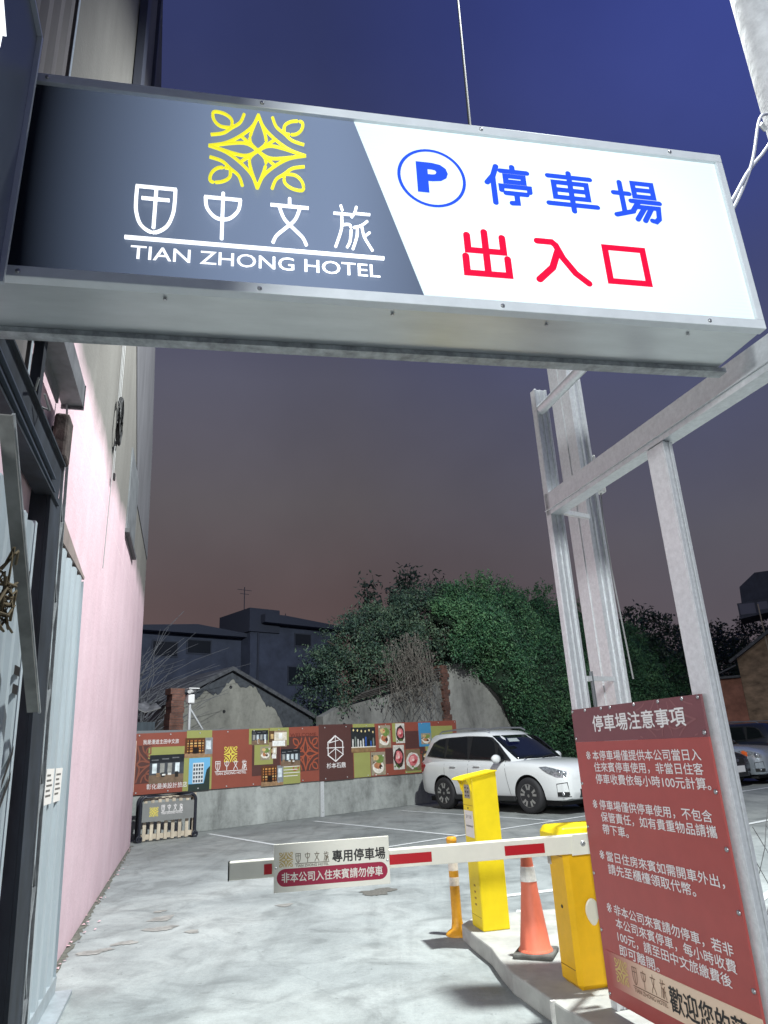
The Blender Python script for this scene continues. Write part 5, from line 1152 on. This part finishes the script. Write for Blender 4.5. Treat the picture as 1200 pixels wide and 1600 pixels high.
        lm_ = MB(); lm_.lathe([(.038, 0), (.04, .01), (.02, .018)], (0, 0, 0), 12, axis='Y'); lm_.v = [(4.44+v[0], sgn*(bodyw(4.44, .38)+.010+v[1]), .385+v[2]) for v in lm_.v]; lm_.build('fog_lamp', chrome, root)
        sidepoly([(.03, .86), (.05, 1.0), (.20, 1.03), (.32, .95), (.20, .82), (.06, .78)], .010, mat('red tail lamp', (.32, .02, .02), .2), 'tail_lamp', sgn)
        rl = MB(); rl.tube([(.62, sgn*.60, 1.64), (.72, sgn*.60, 1.70), (1.5, sgn*.60, 1.735), (2.2, sgn*.575, 1.70), (2.34, sgn*.565, 1.645)], .018, 8); rl.build('roof_rail', mat('grey roof rail', (.30, .31, .33), .35, .6), root)
    # windscreen
    mb = MB(); vs = []; rows = 6; cols = 10
    for j in range(rows+1):
        z = 1.045+.50*j/rows; xr, xf, wr, wf = lerp_tab(GH, z)
        for i in range(cols+1):
            u = -1+2*i/cols; y = u*wf*.87; x = xf-.01-.115*(abs(u)**2.4)+.022; vs.append((x, y, z))
    mb.add(vs, [(j*(cols+1)+i, j*(cols+1)+i+1, (j+1)*(cols+1)+i+1, (j+1)*(cols+1)+i) for j in range(rows) for i in range(cols)], 0, True); o = mb.build('windscreen', glass, root); sd = o.modifiers.new('t', 'SOLIDIFY'); sd.thickness = .012
    wpz = MB(); wpz.bar((3.33, -.6, 1.06), (3.20, -.1, 1.10), .02, .015); wpz.bar((3.36, -.05, 1.06), (3.22, .45, 1.10), .02, .015); wpz.build('wiper', blk, root)
    if not turn: 
        vz = MB(); vz.add([(2.90-.02*0, -.55, 1.40), (2.92, -.25, 1.40), (2.83, -.25, 1.47), (2.81, -.52, 1.47)], ((0,1,2,3),)); vz.v = [(v[0]+.0, v[1], v[2]) for v in vz.v]; vz.build('visor_card', mat('pale visor card', (.32, .36, .36), .6), root)
    # front: grille, bumper, plate
    gr = MB(); gr.prism([(-.40, .62), (.40, .62), (.36, .79), (-.36, .79)], -.03, .0); gr.v = [(4.60+v[1]*1.0, v[0], v[2]) for v in gr.v]; gr.build('grille', blk, root, .01)
    bgr = MB(); bgr.box((4.5, -.46, .30), (4.60, .46, .46)); bgr.build('bumper_grille', blk, root, .01)
    em = MB(); em.lathe([(.07, 0), (.07, .012)], (0, 0, 0), 14, axis='Y'); em.v = [(4.603+v[1], v[0], .715+v[2]*.6) for v in em.v]; em.build('badge', chrome, root)
    if plate: mb = MB(); mb.box((4.605, -.10, .40), (4.612, .32, .57)); mb.build('number_plate', mat('plate white', (.7, .7, .7), .4), root)
    us = MB(); us.box((.3, -.72, .16), (4.3, .72, .26)); us.build('underbody', well, root)
    # wheels
    for wx in (.98, 3.62):
        for sgn in (-1, 1):
            w_ = bpy.data.objects.new('wheel', None); COL.objects.link(w_); w_.parent = root; w_.location = (wx, sgn*.80, .345); w_.empty_display_size = .1
            ty = MB(); ty.lathe([(.235, -.10), (.30, -.112), (.335, -.09), (.345, -.05), (.345, .05), (.335, .09), (.30, .112), (.235, .10)], n=36, axis='Y'); ty.build('tyre', rub, w_)
            rm = MB(); rm.lathe([(.236, .06*sgn), (.236, .085*sgn), (.222, .10*sgn), (.214, .10*sgn), (.205, .05*sgn)], n=36, axis='Y')
            dk = MB(); dk.lathe([(.206, .035*sgn), (.205, .045*sgn)], n=32, axis='Y'); dk.build('rim_back', blk, w_)
            for k in range(5):
                a = 2*math.pi*k/5+.3
                for da in (-.24, .24):
                    rm.bar((.05*math.cos(a), .082*sgn, .05*math.sin(a)), (.213*math.cos(a+da), .090*sgn, .213*math.sin(a+da)), .042, .030, up=(0, 1, 0))
            rm.lathe([(.06, .06*sgn), (.06, .09*sgn), (.03, .10*sgn)], n=16, axis='Y'); rm.build('rim', mat('machined alloy', (.46, .45, .43), .3, .7), w_)
    return root
M_WHITEP = mat('white car paint', (.68, .70, .70), .22, coat=.6); M_SILV = mat('silver car paint', (.36, .40, .45), .25, .5, coat=.6); M_DARKP = mat('dark blue black car paint', (.015, .018, .026), .18, coat=.7)
HC = math.atan2(-.802, .597)
make_car('white_suv', 'white estate-shaped SUV with black windows parked nose out by the banner', 'car', M_WHITEP, (1.289, 19.95, 0), HC, 1.08)
M_ORANGE = mat('orange lens', (.55, .10, .02), .2)
make_car('silver_suv', 'silver SUV with an orange corner lamp at the right edge', 'car', M_SILV, (8.26, 25.4, 0), HC, 1.06, turn=M_ORANGE)
make_car('black_car', 'black car with a white number plate mostly hidden behind the notice board post', 'car', M_DARKP, (6.78, 24.25, 0), HC, 1.0, plate=True)
make_car('dark_car', 'dark car with a long arched window behind the silver SUV', 'car', M_DARKP, (14.27, 26.46, 0), HC+R(180), 1.05)
